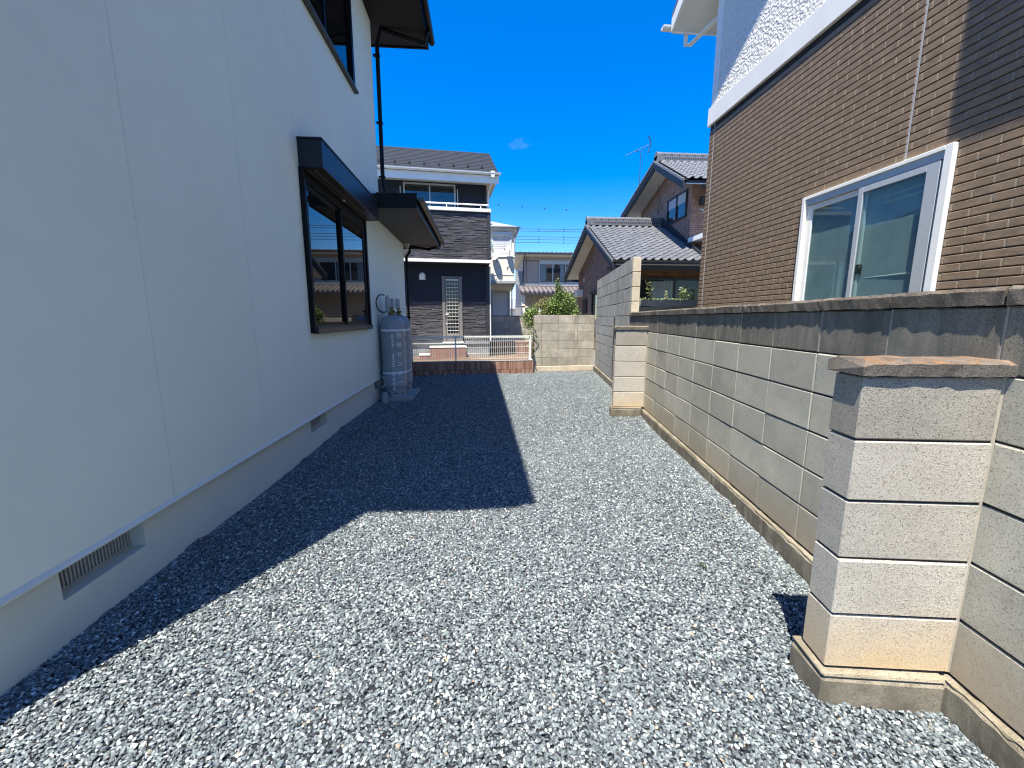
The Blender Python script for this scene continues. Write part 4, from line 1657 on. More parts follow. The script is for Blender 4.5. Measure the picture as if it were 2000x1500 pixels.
MB().cbox(dx0 + .10, .33, 1.39, dx0 + .20, .35, 1.415, c=.004).cbox(dx0 + .10, .33, 1.37, dx0 + .125, .384, 1.43, c=.004).obj('handle', 'white_alu', DR)
MB().cbox(dx0 + .1, .37, 1.74, dx0 + .125, .384, 1.77, c=.003).cbox(dx0 + .1, .37, 1.08, dx0 + .13, .384, 1.11, c=.003).obj('lock', 'white_alu', DR)
MB().cbox(dx0 - .02, .30, dz0 - .035, dx1 + .02, .355, dz0, c=.004).obj('door_sill', 'white_alu', DR)
st = thing('entrance_steps', 'terracotta tiled steps with white top in front of the latticed back door', 'steps', (.321, 13.0, 0), AZ6)
for (a, b, y0, y1, zz) in ((-1.92, -.80, -.25, .35, .40), (-2.25, -1.925, -.25, .35, .17)):
    MB().box(a, y0 + .02, -.05, b, y1, zz - .02).obj('step_core', 'mortar_dark', st)
    tr2 = MB()
    x = a
    while x < b - .01:
        tr2.box(x + .002, y0, -.04, min(x + .028, b), y0 + .019, zz - .02, tone=.5 + .5 * rnd.random())
        x += .03
    tag(tr2.obj('step_tile', 'terracotta', st), kind='stuff')
    MB().cbox(a - .005, y0 - .01, zz - .019, b + .005, y1, zz + .006, c=.003).obj('step_top', 'white_paint', st)

# ================================================================= CREAM HOUSE WITH SHUTTERS
ch = thing('cream_house', 'cream house with white roller shutters and grey hipped roof behind the navy house', 'house', (1.51, 19.0, 0))
MB().box(-6, -.2, 2.93, -.0, 5, 5.12).box(-6, 0, 2.6, 0, 5, 2.929).obj('upper_wall', 'cream', ch)
MB().box(-6, .5, 0, -.12, 5, 2.6).obj('lower_wall', 'cream', ch)
MB().box(-6, -.5, 2.93, .0, -.201, 3.93).box(-6, -.505, 3.17, .01, -.5, 3.215).obj('balcony_wall', 'cream', ch)
MB().cbox(-6, -.53, 3.935, .02, -.40, 3.975, c=.004).cbox(-6, -.515, 3.165, .015, -.50, 3.205, c=.003).obj('balcony_cap', 'soffit_cream', ch)
MB().cbox(-6, -.55, 2.80, .05, .3, 2.925, c=.01).obj('lower_eave', 'plastic_grey', ch)


def roller(x0, x1, z0, z1, y, par, m_='shutter'):
    mb = MB()
    z = z0
    while z < z1 - .02:
        mb.prism([(x0, y, z), (x0, y - .018, z + .01), (x0, y - .018, z + .055), (x0, y, z + .07)], (x1 - x0, 0, 0))
        z += .075
    o = mb.obj('shutter_curtain', m_, par, fixn=True)
    return o


fr1 = MB().box(-1.0, -.24, 3.98, -.94, -.201, 5.05).box(-.17, -.24, 3.98, -.11, -.201, 5.05).box(-.94, -.28, 4.88, -.17, -.201, 5.05)
U1 = fr1.obj('roller_shutter', 'white_alu', ch)
roller(-.94, -.17, 3.98, 4.87, -.205, U1)
fr2 = MB().box(-1.0, .44, 1.0, -.93, .5, 2.52).box(-.24, .44, 1.0, -.17, .5, 2.52).box(-.93, .44, 2.45, -.24, .5, 2.52)
U2 = fr2.obj('roller_shutter', 'plastic_grey', ch)
roller(-.93, -.24, 1.0, 2.44, .499, U2, 'shutter')
MB().cbox(-1.12, -.42, 4.35, -.98, -.241, 4.65, c=.01).obj('outdoor_unit', 'pale_green', ch)
cr = MB()
cr.add([(-6, -.35, 5.25), (.26, -.35, 5.25), (.26, 5.3, 5.25), (-6, 5.3, 5.25), (-2.6, 2.4, 6.35), (-6, 2.4, 6.35)],
       [(0, 1, 4, 5), (1, 2, 4), (2, 3, 5, 4), (3, 2, 1, 0), (3, 0, 5)])
cr.obj('roof', 'slate_light', ch)
for k in range(3):
    MB().box(-1.02 - .5 * k, .02, 5.38, -.95 - .5 * k, .06, 5.45).obj('snow_guard', 'room', ch)
MB().box(-6, -.30, 5.10, .20, -.27, 5.24).box(.20, -.30, 5.10, .23, 5.2, 5.24).box(-6, -.27, 5.121, .20, 5.2, 5.14).obj('fascia', 'white_paint', ch)
cg = MB()
gutter(cg, (-6, -.36, 5.25), (.28, -.36, 5.25), .055)
cg.tube([(.2, -.34, 5.2), (.15, -.3, 5.05), (.03, -.24, 4.9), (.03, -.24, 3.98)], .03, 8)
cg.obj('gutter', 'plastic_grey', ch)
MB().tube([(.02, -.5, 2.8), (-.04, .4, 2.6), (-.04, .42, .5)], .03, 8).obj('downspout', 'plastic_grey', ch, smooth=True)


def dish(x, z, lab, rot, tilt):
    t_ = thing('satellite_dish', lab, 'satellite dish', (1.51 + x, 18.36, z), 0, group='satellite dishes on the cream balcony')
    mb = MB()
    n, rr = 20, .20
    vs, fs = [], []
    for k in range(5):
        q = rr * k / 4
        for i in range(n):
            a = 2 * math.pi * i / n
            vs.append(Vector((q * math.cos(a), -.12 * (q / rr) ** 2 * .5, q * math.sin(a) * 1.1)))
    for k in range(4):
        for i in range(n):
            fs.append((k * n + i, k * n + (i + 1) % n, (k + 1) * n + (i + 1) % n, (k + 1) * n + i))
    M_ = Matrix.Rotation(rot, 3, 'Z') @ Matrix.Rotation(tilt, 3, 'X')
    mb.add([M_ @ v for v in vs], fs)
    d_ = mb.obj('reflector', 'shutter', t_, smooth=True)
    am = MB().tube([M_ @ Vector((0, 0, -.2)), M_ @ Vector((0, -.2, -.16))], .008, 6)
    am.cbox(*(M_ @ Vector((0, -.22, -.16)) - Vector((.02, .02, .02))), *(M_ @ Vector((0, -.22, -.16)) + Vector((.02, .02, .02))), c=.004)
    am.obj('feed_arm', 'bronze', t_)
    MB().tube([(0, .02, 0), (0, .14, -.05), (0, .14, -.3)], .012, 6).obj('mount', 'bronze', t_)


dish(-.80, 3.97, 'white satellite dish low on the balcony beside the navy house corner', R(-42), R(-22))
dish(-.22, 4.30, 'white satellite dish standing higher at the right end of the cream balcony', R(-62), R(-20))

# ================================================================= BEIGE HOUSE, FAR
fh = thing('beige_house', 'far beige two storey house with brown tiled roofs and a curtained window', 'house', (2.62, 25.0, 0))
MB().box(0, 0, 0, 8, 6, 4.95).obj('wall', 'beige', fh)
MB().box(-.45, -.5, 4.93, 8.4, 6.5, 5.06).obj('soffit', 'cream', fh)
rr_ = MB()
rr_.add([(-.55, -.62, 5.06), (8.5, -.62, 5.06), (8.5, 6.6, 5.06), (-.55, 6.6, 5.06), (2.6, 3, 5.62), (5.6, 3, 5.62)],
        [(0, 1, 5, 4), (1, 2, 5), (2, 3, 4, 5), (3, 0, 4), (3, 2, 1, 0)])
rr_.obj('roof', 'kawara_brown', fh)
et = MB()
for k in range(34):
    x = -.53 + .265 * k
    et.tube([(x, -.66, 5.075), (x, .3, 5.20)], .035, 6)
tag(et.obj('eave_tile', 'kawara_brown', fh, smooth=True), kind='stuff')
MB().box(-.5, -.66, 4.98, 8.4, -.60, 5.07).obj('gutter', 'dark_trim', fh)
MB().box(.0, -.015, 4.66, 8, -.001, 4.69).box(.14, -.012, 3.4, .16, -.001, 4.93).obj('wall_trim', 'dark_trim', fh)
MB().tube([(.0, -.6, 5.0), (-.02, -.06, 4.75), (-.06, -.06, 3.4)], .03, 6).obj('downspout', 'dark_trim', fh)
wn_ = MB().box(.92, -.05, 4.48, 3.7, -.001, 4.72)
wn_.box(.92, -.05, 3.45, .98, -.001, 4.48).box(1.72, -.05, 3.45, 1.78, -.001, 4.48).box(2.5, -.05, 3.45, 2.56, -.001, 4.48).box(.92, -.07, 3.38, 3.7, -.001, 3.45)
BW = wn_.obj('window', 'silver_alu', fh)
for a, b in ((.98, 1.72), (1.78, 2.5), (2.56, 3.4)):
    MB().box(a, -.02, 3.45, b, -.001, 4.48).obj('pane', 'glass_teal', BW)
MB().box(1.0, -.03, 3.5, 1.35, -.021, 4.46).box(2.2, -.03, 3.5, 2.45, -.021, 4.46).obj('curtain', 'curtain', BW)
MB().cbox(.05, -.08, 3.23, 8, -.001, 3.36, c=.01).obj('wall_ledge', 'cream', fh)
lrf = MB()
lrf.prism([(-.35, -1.35, 2.80), (-.35, .0, 3.20), (-.35, .0, 3.12), (-.35, -1.35, 2.70)], (8.5, 0, 0))
LRF = lrf.obj('lower_roof', 'kawara_brown', fh, fixn=True)
et = MB()
for k in range(31):
    x = -.32 + .265 * k
    for q in range(5):
        y0 = -1.40 + .28 * q
        et.tube([(x, y0, 2.80 + .296 * (y0 + 1.35) + .025), (x, y0 + .3, 2.80 + .296 * (y0 + 1.65) + .0)], [.055, .045], 6)
tag(et.obj('roof_tile_row', 'kawara_brown', fh, smooth=True), kind='stuff')
MB().box(-.3, -1.38, 2.62, 8, -1.33, 2.70).obj('lower_fascia', 'dark_trim', fh)
MB().box(-.25, -1.2, 0, -.05, -1.0, 2.70).box(-.62, -1.2, 1.9, .1, -1.1, 1.98).obj('porch_post', 'cream', fh)
MB().box(-.5, .2, 3.3, -.02, .25, 4.1).obj('side_balcony', 'plastic_grey', fh)
# blue roof glimpsed between the cream and beige houses
gb_ = thing('distant_house', 'sliver of distant house with blue grey roof between the cream and beige houses', 'house', (2.0, 40, 0))
MB().box(-2, 0, 0, 3, 6, 2.2).obj('wall', 'cream', gb_)
MB().prism([(-2.3, -.5, 2.2), (-2.3, 3, 3.3), (-2.3, 6.5, 2.2)], (5.6, 0, 0)).obj('roof', 'slate_light', gb_, fixn=True)

# ================================================================= BRICK HOUSE WITH KAWARA ROOFS
kh = thing('brick_house', 'reddish brick house with grey wavy tiled roofs, a low wing and taller block', 'house', (4.2, 13.15, 0))
KX, KY = 4.2, 13.15


def K(x, y, z):
    return (x - KX, y - KY, z)


def kawara_piece():
    """one S-shaped pantile, x across, y up the slope, origin at lower left"""
    w, l = .275, .285
    mb = MB()
    vs, fs = [], []
    n = 8
    for j in (0, 1):
        for i in range(n + 1):
            t = i / n
            z = -.036 * math.sin(math.pi * min(1, t / .68)) if t < .68 else .042 * math.sin(math.pi * (t - .68) / .32)
            vs.append((t * w, j * l, z + (0 if j else .028)))
    m_ = n + 1
    for i in range(n):
        fs.append((i, i + 1, m_ + i + 1, m_ + i))
    base = len(vs)
    for i in range(n + 1):
        vs.append((vs[i][0], 0, vs[i][2] - .022))
    for i in range(n):
        fs.append((base + i, base + i + 1, i + 1, i))
    mb.add(vs, fs)
    return mb.mesh('roof_tile', 'kawara', smooth=True)


KAW = kawara_piece()
kaw_v = np.array([tuple(v.co) for v in KAW.vertices])
kaw_f = [tuple(p.vertices) for p in KAW.polygons]


def tile_slope(x0, nx, y0, z0, slope, length, parent, single, from_row=0):
    ang = math.atan(slope)
    step = .235
    ny = int(length / step)
    bulk = MB()
    for j in range(ny):
        d = j * step
        for i in range(nx):
            lx_, ly_, lz_ = x0 + i * .265, y0 + d * math.cos(ang), z0 + d * math.sin(ang)
            if single:
                o = link('roof_tile', KAW, parent, K(lx_, ly_, lz_ + rnd.uniform(-.002, .002)))
                o.rotation_euler = (ang - .0, 0, rnd.uniform(-.01, .01))
            else:
                c_, s_ = math.cos(ang), math.sin(ang)
                v2 = [K(lx_ + q[0], ly_ + q[1] * c_ - q[2] * s_, lz_ + q[1] * s_ + q[2] * c_) for q in kaw_v]
                bulk.add(v2, kaw_f, rnd.random())
    if not single:
        return tag(bulk.obj('roof_tile_field', 'kawara', parent, smooth=True), kind='stuff')


def ridge(xa, xb, y, z, parent):
    r = MB()
    r.box(*K(xa, y - .10, z - .05), *K(xb, y + .10, z + .10)).box(*K(xa, y - .08, z + .10), *K(xb, y + .08, z + .18))
    r.tube([K(xa, y, z + .19), K(xb, y, z + .19)], .085, 10)
    RG = r.obj('ridge_tile', 'kawara_ridge', parent)
    c = MB()
    x = xa + .2
    while x < xb:
        c.tube([K(x, y, z + .19), K(x + .035, y, z + .19)], .10, 10)
        x += .3
    c.obj('ridge_collar', 'kawara_ridge', RG)
    h_ = MB()
    x = xa + .25
    while x < xb:
        h_.box(*K(x, y - .104, z + .02), *K(x + .05, y - .099, z + .075))
        x += .09
    tag(h_.obj('ridge_slot', 'dark_trim', RG), kind='stuff')
    e = MB()
    e.box(*K(xa - .07, y - .16, z - .10), *K(xa - .001, y + .16, z + .12)).tube([K(xa - .07, y, z + .13), K(xa - .001, y, z + .13)], .16, 14)
    e.obj('ridge_end', 'kawara_ridge', RG)


def gable_roof(xv, xb, ye, ze, yr, zr, yf, zf, xw, gmat, parent, wall_bot, ywn, ywf):
    """verge at xv, runs to xb; eave (ye,ze), ridge (yr,zr), far eave (yf,zf); gable wall at xw"""
    for (ya, za, yb, zb) in ((ye, ze, yr, zr), (yf, zf, yr, zr)):
        p = MB().prism([K(xv, ya, za - .10), K(xv, yb, zb - .10), K(xv, yb, zb - .02), K(xv, ya, za - .02)], (xb - xv, 0, 0))
        p.obj('roof_deck', 'dark_trim', parent, fixn=True)
        s = MB().prism([K(xv + .04, ya, za - .13), K(xv + .04, yb, zb - .13), K(xv + .04, yb, zb - .102), K(xv + .04, ya, za - .102)], (xb - xv - .04, 0, 0))
        s.obj('soffit', 'soffit_cream', parent, fixn=True)
        v = MB().prism([K(xv - .02, ya, za - .30), K(xv - .02, yb, zb - .30), K(xv - .02, yb, zb - .02), K(xv - .02, ya, za - .02)], (.058, 0, 0))
        v.prism([K(xv - .05, ya, za - .20), K(xv - .05, yb, zb - .20), K(xv - .05, yb, zb - .01), K(xv - .05, ya, za - .01)], (.029, 0, 0))
        v.obj('barge_board', 'dark_trim', parent, fixn=True)
        n = int(math.hypot(yb - ya, zb - za) / .24)
        vt = MB()
        for k in range(n):
            f0, f1 = k / n, (k + 1) / n
            yy0, zz0 = ya + (yb - ya) * f0, za + (zb - za) * f0
            yy1, zz1 = ya + (yb - ya) * f1, za + (zb - za) * f1
            vt.prism([K(xv - .075, yy0, zz0 - .045), K(xv - .075, yy1, zz1 - .045), K(xv - .075, yy1, zz1 + .02), K(xv - .075, yy0, zz0 + .04)], (.16, 0, 0))
        vt.obj('verge_tile', 'kawara_ridge', parent, fixn=True)
    # gable wall pentagon
    def zs(y):
        return (ze + (zr - ze) * (y - ye) / (yr - ye) if y < yr else zf + (zr - zf) * (y - yf) / (yr - yf)) - .11
    g_ = MB().prism([K(xw, ywn, wall_bot), K(xw, ywf, wall_bot), K(xw, ywf, zs(ywf)), K(xw, yr, zr - .11), K(xw, ywn, zs(ywn))], (.2, 0, 0))
    return g_.obj('gable_wall', gmat, parent, fixn=True)


# low wing
E1 = (13.15, 3.10)
R1 = (16.75, 4.95)
F1 = (20.9, 3.35)
gable_roof(4.28, 8.6, *E1, *R1, *F1, 4.85, 'brick_y', kh, -.1, 14.5, 20.3)
tile_slope(4.24, 15, 13.08, 3.13, (R1[1] - E1[1]) / (R1[0] - E1[0]), 3.95, kh, True)
tile_slope(4.24 + 15 * .265, 2, 13.08, 3.13, (R1[1] - E1[1]) / (R1[0] - E1[0]), 3.95, kh, False)
ridge(4.32, 7.32, 16.75, 5.0, kh)
kg = MB()
kg.box(*K(4.3, 13.02, 3.0), *K(9.5, 13.10, 3.06))
kg.box(*K(4.3, 13.18, 2.88), *K(9.5, 14.0, 2.98))
kg.obj('eave_beam', 'dark_trim', kh)
k2 = MB()
gutter(k2, K(4.25, 13.03, 3.10), K(9.5, 13.03, 3.10), .055)
k2.obj('gutter', 'bronze', kh)
MB().box(*K(5.05, 14.5, -.1), *K(10, 14.6, 2.95)).box(*K(4.85, 14.0, 2.99), *K(9.5, 14.5, 3.3)).obj('porch_wall', 'brick_dark', kh)
pw = MB()
pw.box(*K(5.65, 14.44, 2.62), *K(9.5, 14.499, 2.70)).box(*K(5.62, 14.44, .8), *K(5.70, 14.499, 2.62)).box(*K(6.02, 14.45, .8), *K(6.08, 14.499, 2.62)).box(*K(6.92, 14.45, .8), *K(7.0, 14.499, 2.62))
PW = pw.obj('porch_window', 'dark_trim', kh)
MB().box(*K(5.70, 14.47, .8), *K(9.4, 14.49, 2.62)).obj('pane', 'glass_plain', PW)
pc = MB()
vs, fs = [], []
for k in range(25):
    x = 6.1 + .8 * k / 24
    vs += [K(x, 14.46 + .006 * math.sin(k * 1.7), .85), K(x, 14.46 + .006 * math.sin(k * 1.7), 2.58)]
for k in range(24):
    fs.append((2 * k, 2 * k + 2, 2 * k + 3, 2 * k + 1))
pc.add(vs, fs)
pc.obj('curtain', 'curtain', PW)
# side door, small window and box on the gable wall
sd = MB()
sd.box(*K(4.80, 15.9, .6), *K(4.849, 16.0, 2.3)).box(*K(4.80, 17.6, .6), *K(4.849, 17.7, 2.3)).box(*K(4.72, 15.85, 2.3), *K(4.849, 17.75, 2.42))
SD = sd.obj('side_window', 'dark_trim', kh)
MB().box(*K(4.83, 16.0, .6), *K(4.848, 16.8, 2.3)).obj('sliding_panel', 'plastic_grey', SD)
MB().box(*K(4.835, 16.8, .6), *K(4.848, 17.6, 2.3)).obj('pane', 'glass_teal', SD)
MB().box(*K(4.79, 18.5, 1.5), *K(4.849, 19.2, 2.15)).obj('vent_panel', 'wood_dark', kh)
MB().cbox(*K(4.55, 19.3, 2.3), *K(4.84, 19.9, 2.62), c=.01).obj('outdoor_unit', 'white_alu', kh)
MB().cbox(*K(4.78, 19.0, 2.95), *K(4.84, 19.1, 3.1), c=.01).obj('vent_hood', 'soffit_cream', kh)
# two storey block
E2, R2, F2 = (13.5, 5.70), (15.95, 7.10), (19.45, 5.98)
gable_roof(6.62, 10.4, *E2, *R2, *F2, 7.35, 'brick_y', kh, 3.0, 14.4, 19.0)
tile_slope(6.6, 14, 13.42, 5.73, (R2[1] - E2[1]) / (R2[0] - E2[0]), 2.75, kh, False)
ridge(6.7, 10.3, 15.95, 7.15, kh)
MB().box(*K(7.55, 14.4, 3.0), *K(10.4, 14.6, 5.85)).obj('front_wall', 'brick_x', kh)
MB().box(*K(7.35, 13.7, 5.55), *K(10.4, 13.85, 5.75)).box(*K(7.35, 13.45, 5.62), *K(10.4, 13.55, 5.70)).box(*K(7.6, 14.2, 5.15), *K(10.4, 14.35, 5.42)).obj('eave_beam', 'dark_trim', kh)
uw_ = MB()
uy0, uy1, uz0, uz1 = 14.68, 16.2, 4.85, 5.78
uw_.box(*K(7.29, uy0, uz0), *K(7.349, uy0 + .06, uz1)).box(*K(7.29, uy1 - .06, uz0), *K(7.349, uy1, uz1)).box(*K(7.29, uy0 + .06, uz1 - .05), *K(7.349, uy1 - .06, uz1)).box(*K(7.29, uy0 + .06, uz0), *K(7.349, uy1 - .06, uz0 + .06)).box(*K(7.29, 15.4, uz0 + .06), *K(7.349, 15.46, uz1 - .05))
U5 = uw_.obj('window', 'dark_trim', kh)
MB().box(*K(7.33, uy0 + .06, uz0 + .06), *K(7.348, 15.4, uz1 - .05)).obj('pane', 'glass_teal', U5)
MB().box(*K(7.33, 15.46, uz0 + .06), *K(7.348, uy1 - .06, uz1 - .05)).obj('pane', 'glass_teal', U5)
MB().box(*K(7.322, uy0 + .08, 5.38), *K(7.329, 15.39, uz1 - .06)).box(*K(7.322, 15.48, 5.38), *K(7.329, uy1 - .08, uz1 - .06)).obj('blind', 'curtain_white', U5)
MB().box(*K(7.3, 13.4, 3.9), *K(9, 14.39, 4.05)).obj('balcony_base', 'white_paint', kh)
rb = MB().box(*K(7.5, 13.5, 4.75), *K(10, 13.56, 4.82))
for k in range(14):
    rb.box(*K(7.52 + .18 * k, 13.52, 4.1), *K(7.55 + .18 * k, 13.55, 4.75))
rb.obj('balcony_railing', 'wood_dark', kh)
MB().tube([K(7.5, 14.1, 4.95), K(7.9, 14.1, 4.97), K(8.2, 14.1, 5.0)], .02, 6).tube([K(7.62, 14.1, 4.95), K(7.62, 14.1, 4.82)], .02, 6).obj('clothes_pole', 'pale_green', kh)
fl_ = MB().prism([K(7.32, 13.5, 3.32), K(7.32, 16.7, 4.98), K(7.32, 16.9, 5.3), K(7.32, 16.75, 5.3), K(7.32, 13.5, 3.45)], (.029, 0, 0))
fl_.obj('roof_flashing', 'dark_trim', kh, fixn=True)
cb_ = MB().tube([K(7.3, 17.2, 6.2), K(7.28, 17.0, 5.9), K(7.3, 17.1, 5.5), K(7.3, 16.7, 5.6), K(7.0, 16.5, 6.5)], .008, 5)
cb_.obj('cable', 'wire', kh)

an = thing('roof_antenna', 'thin television antenna on a mast above the brick house roof', 'antenna', (6.52, 17.2, 6.55))
MB().tube([(0, 0, 0), (0, 0, 1.42)], .011, 6).tube([(.09, 0, .05), (.10, 0, 1.40)], .004, 5).obj('mast', 'bronze', an)
MB().tube([(-.63, 0, 1.20), (.32, 0, 1.64)], .008, 6).box(-.16, -.02, 1.36, -.12, .02, 1.42).obj('boom', 'bronze', an)
rf_ = MB()
rf_.tube([(.30, 0, 1.95), (.37, 0, 1.82), (.40, 0, 1.66), (.37, 0, 1.50), (.29, 0, 1.34)], .018, 6)
for z in (1.95, 1.75, 1.55, 1.35):
    rf_.tube([(.32, -.2, z), (.32, .2, z)], .006, 5)
rf_.tube([(.2, 0, 1.58), (.18, 0, 1.44), (.02, 0, 1.38)], .006, 5)
rf_.obj('reflector', 'dark_trim', an)
for k in range(9):
    x = -.6 + .09 * k
    MB().tube([(x, -.09, 1.215 + .463 * (x + .6)), (x, .09, 1.215 + .463 * (x + .6))], .003, 5).obj('element', 'bronze', an)

# ================================================================= PLANTER ON A WALL BEHIND THE COPING
lwl = thing('block_wall', 'low grey block wall carrying the concrete flower trough', 'wall', (2.55, 7.3, 0))
for k in range(4):
    piece('block', (.392, .12, .19), 'block_grey', lwl, (-.1 + .4 * k + (.0 if k else .0), 0, 1.29), c=.004, variants=2)
MB().box(-.1, .01, -.1, 1.5, .11, 1.285).obj('wall_base', 'mortar_dark', lwl)
pt = thing('flower_trough', 'long grey concrete flower trough on a low wall beside the brown tiled house', 'planter', (2.83, 7.2, 1.49))
for k in range(3):
    tb = MB()
    x0 = .02 + .36 * k
    tb.prism([(x0, -.01, .0), (x0, -.05, .11), (x0, .24, .11), (x0, .20, .0)], (.352, 0, 0))
    tb.obj('trough_section', 'block_grey', pt, fixn=True)


def leaves(mb, pts, size, dry=False):
    """each leaf: two bent triangles pairs (a folded quad)"""
    for p in pts:
        a = rnd.uniform(0, 6.283)
        tilt = rnd.uniform(-.9, .9)
        L_ = size * rnd.uniform(.7, 1.3)
        d = Vector((math.cos(a) * math.cos(tilt), math.sin(a) * math.cos(tilt), math.sin(tilt)))
        s = d.cross(Vector((rnd.uniform(-1, 1), rnd.uniform(-1, 1), 1.2))).normalized() * L_ * .3
        n_ = d.cross(s).normalized() * L_ * .1
        p = Vector(p)
        mb.add([p, p + d * L_ * .5 + s + n_, p + d * L_, p + d * L_ * .5 - s + n_, p + d * L_ * .5],
               [(0, 1, 4), (1, 2, 4), (2, 3, 4), (3, 0, 4)], tone=rnd.random() ** 1.3)


def sprig(mb, sm, base, h, n, size, lean=.3):
    a = rnd.uniform(0, 6.28)
    top = Vector(base) + Vector((math.cos(a) * lean * h, math.sin(a) * lean * h, h))
    mid = (Vector(base) + top) / 2 + Vector((rnd.uniform(-.03, .03), rnd.uniform(-.03, .03), 0))
    sm.tube([base, mid, top], [.006, .005, .003], 5)
    pp = []
    for k in range(n):
        t = .25 + .75 * k / n
        q = Vector(base) * (1 - t) + top * t
        pp.append(q + Vector((rnd.uniform(-.02, .02), rnd.uniform(-.02, .02), 0)))
    leaves(mb, pp, size)


flora = [(.25, .38, 'sparse leafy sprig standing at the left end of the flower trough', 20, .06),
         (.48, .20, 'short leafy sprig in the middle of the flower trough', 14, .05),
         (.86, .26, 'bushy pale green plant at the right end of the flower trough', 90, .055)]
for x, h_, lab, n, sz in flora:
    t_ = thing('trough_plant', lab, 'plant', (2.83 + x, 7.28, 1.60))
    lm_, sm_ = MB(), MB()
    for k in range(3 if n < 50 else 9):
        sprig(lm_, sm_, (rnd.uniform(-.05, .05) * (1 if n < 50 else 3), rnd.uniform(-.05, .05), 0), h_ * rnd.uniform(.6, 1.), n // (3 if n < 50 else 7), sz, .35)
    lm_.obj('foliage', 'leaf_pale', t_)
    sm_.obj('stem', 'stem', t_)
gc = MB()
leaves(gc, [(2.85 + rnd.uniform(0, 1.05), 7.26 + rnd.uniform(-.06, .1), 1.60 + rnd.uniform(-.01, .03)) for _ in range(300)], .03)
tag(gc.obj('trough_greenery', 'leaf_pale'), 'small low greenery filling the flower trough', 'plant', kind='stuff')

# ================================================================= BUSH, VINE, WEEDS
bu = thing('garden_bush', 'leafy green bush with brown twigs growing behind the far block wall', 'bush', (2.1, 12.0, 0))
fl, fd, br_ = MB(), MB(), MB()
lobes = [((.05, 0, 1.45), .42, .40), ((.35, .1, 1.65), .38, .45), ((-.45, 0, 1.35), .36, .32), ((.20, .0, 2.0), .12, .28), ((.5, -.1, 1.4), .28, .35), ((-.15, .2, 1.5), .4, .38), ((-.66, 0, 1.25), .22, .3),
         ((.13, 0, 2.25), .05, .18)]
for (c_, r1_, r2_) in lobes:
    n = int(4200 * r1_ * r2_ * 3.0)
    pp = []
    while len(pp) < n:
        d = Vector((rnd.gauss(0, 1), rnd.gauss(0, 1), rnd.gauss(0, 1))).normalized()
        q = rnd.uniform(.35, 1.12) ** .6
        x, y, z = c_[0] + d.x * r1_ * q, c_[1] + d.y * r1_ * q, c_[2] + d.z * r2_ * q
        k = math.sin(x * 13 + 1) * math.sin(y * 11) * math.sin(z * 12 + 2)
        if k > -.35:
            pp.append((x, y, z))
    brown = [q for q in pp if -.5 < q[0] < -.12 and rnd.random() < .55]
    bs_ = set(brown)
    leaves(fl, [q for q in pp if q not in bs_], .056)
    leaves(fd, brown[:len(brown) // 2], .06)
for k in range(26):
    a = rnd.uniform(0, 6.28)
    e = Vector((rnd.uniform(-.7, .6), rnd.uniform(-.25, .25), rnd.uniform(1.4, 2.0)))
    br_.tube([(0, 0, 0), (e.x * .3, e.y * .3, .8), (e.x * .7, e.y, 1.2), tuple(e)], [.03, .02, .012, .005], 5)
fl.obj('foliage', 'leaf', bu)
fd.obj('dry_foliage', 'leaf_dry', bu)
br_.obj('branches', 'stem', bu)
MB().box(-.42, -.1, .2, -.34, -.04, 1.55).obj('support_stake', 'soffit_cream', bu)
vi = thing('climbing_vine', 'thin green vine climbing the fence post beside the far block wall', 'vine', (1.20, 9.68, .3))
vl, vs_ = MB(), MB()
path = [(0, 0, 0), (.02, -.02, .2), (-.02, .0, .4), (.0, .02, .62), (-.03, .06, .85), (-.08, .12, 1.1)]
vs_.tube(path, .006, 5)
vs_.tube([(.03, .01, 0), (.05, 0, .3), (.0, .02, .55)], .005, 5)
pp = []
for k in range(260):
    t = rnd.uniform(0.05, 4.99)
    i = int(t)
    q = Vector(path[i]) * (1 - t + i) + Vector(path[i + 1]) * (t - i)
    w_ = .028 + .05 * (i in (2, 3))
    pp.append(q + Vector((rnd.gauss(0, w_), rnd.gauss(0, w_), rnd.gauss(0, .03))))
leaves(vl, pp, .045)
vl.obj('foliage', 'leaf', vi)
vs_.obj('stem', 'stem', vi)
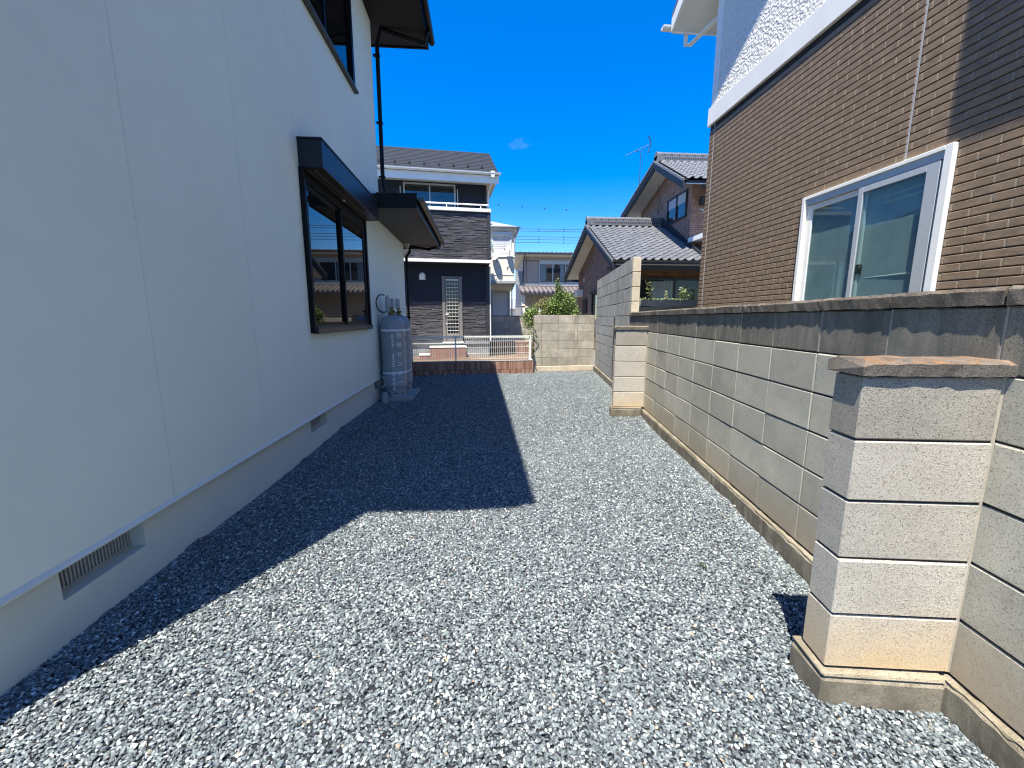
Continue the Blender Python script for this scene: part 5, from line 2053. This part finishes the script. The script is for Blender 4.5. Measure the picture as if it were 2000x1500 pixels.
for x, y, lab in ((1.14, 1.84, 'tiny green weed in the sunny gravel left of the near block pillar'),
                  (-.25, 3.42, 'tiny green weed in the shaded gravel near the shadow edge'),
                  (-1.56, 1.93, 'tiny dark weed at the foot of the white house foundation')):
    t_ = thing('weed', lab, 'weed', (x, y, .01))
    lm_ = MB()
    leaves(lm_, [(rnd.gauss(0, .012), rnd.gauss(0, .012), rnd.uniform(0, .01)) for _ in range(16)], .016)
    lm_.obj('foliage', 'leaf_weed', t_)
tw = thing('dead_leaf', 'small reddish dead leaf at the foot of the near block pillar', 'leaf', (1.30, 1.06, .012))
lm_ = MB()
leaves(lm_, [(0, 0, .0), (.01, 0, .004)], .03)
lm_.obj('leaf_blade', mat('red_leaf', (.12, .03, .02), .8), tw)

# ================================================================= WIRES
wl = [(5.58, .2), (5.42, .2), (5.05, 0), (4.85, 0), (4.65, 0)]
words = ['topmost', 'second from top', 'middle', 'second from bottom', 'lowest']
WYD = 60
for (zz, _), wd in zip([(622 - 456, 0), (622 - 460, 0), (622 - 470, 0), (622 - 475, 0), (622 - 480.5, 0)], words):
    z = 1.27 + zz / 792 * WYD * 1.0
    t_ = thing('power_line', 'thin power line across the sky above the beige house, %s of five' % wd, 'power line', (0, WYD, z), group='power lines above the beige house')
    MB().tube([(-12, 0, .12), (-2, 0, .0), (8, 0, -.02), (20, 0, .0), (34, 0, .2)], .032, 5).obj('cable', 'wire', t_)
    for x in (5.0, 8.4, 12.0):
        MB().cbox(x - .05, -.05, -.1, x + .05, .05, .12, c=.02).obj('spacer', 'wire', t_)
t_ = thing('power_line', 'very thin power line with small markers high in the sky above the far houses', 'power line', (0, 60, 16.9))
MB().tube([(-14, 0, .5), (0, 0, .1), (12, 0, -.4), (30, 0, -.6)], .008, 4).obj('cable', 'wire', t_)
for x, z in ((2.7, .05), (6.0, -.1), (9.2, -.3), (12.3, -.4)):
    MB().cbox(x - .07, -.05, z - .12, x + .07, .05, z + .12, c=.03).obj('marker', 'wire', t_)
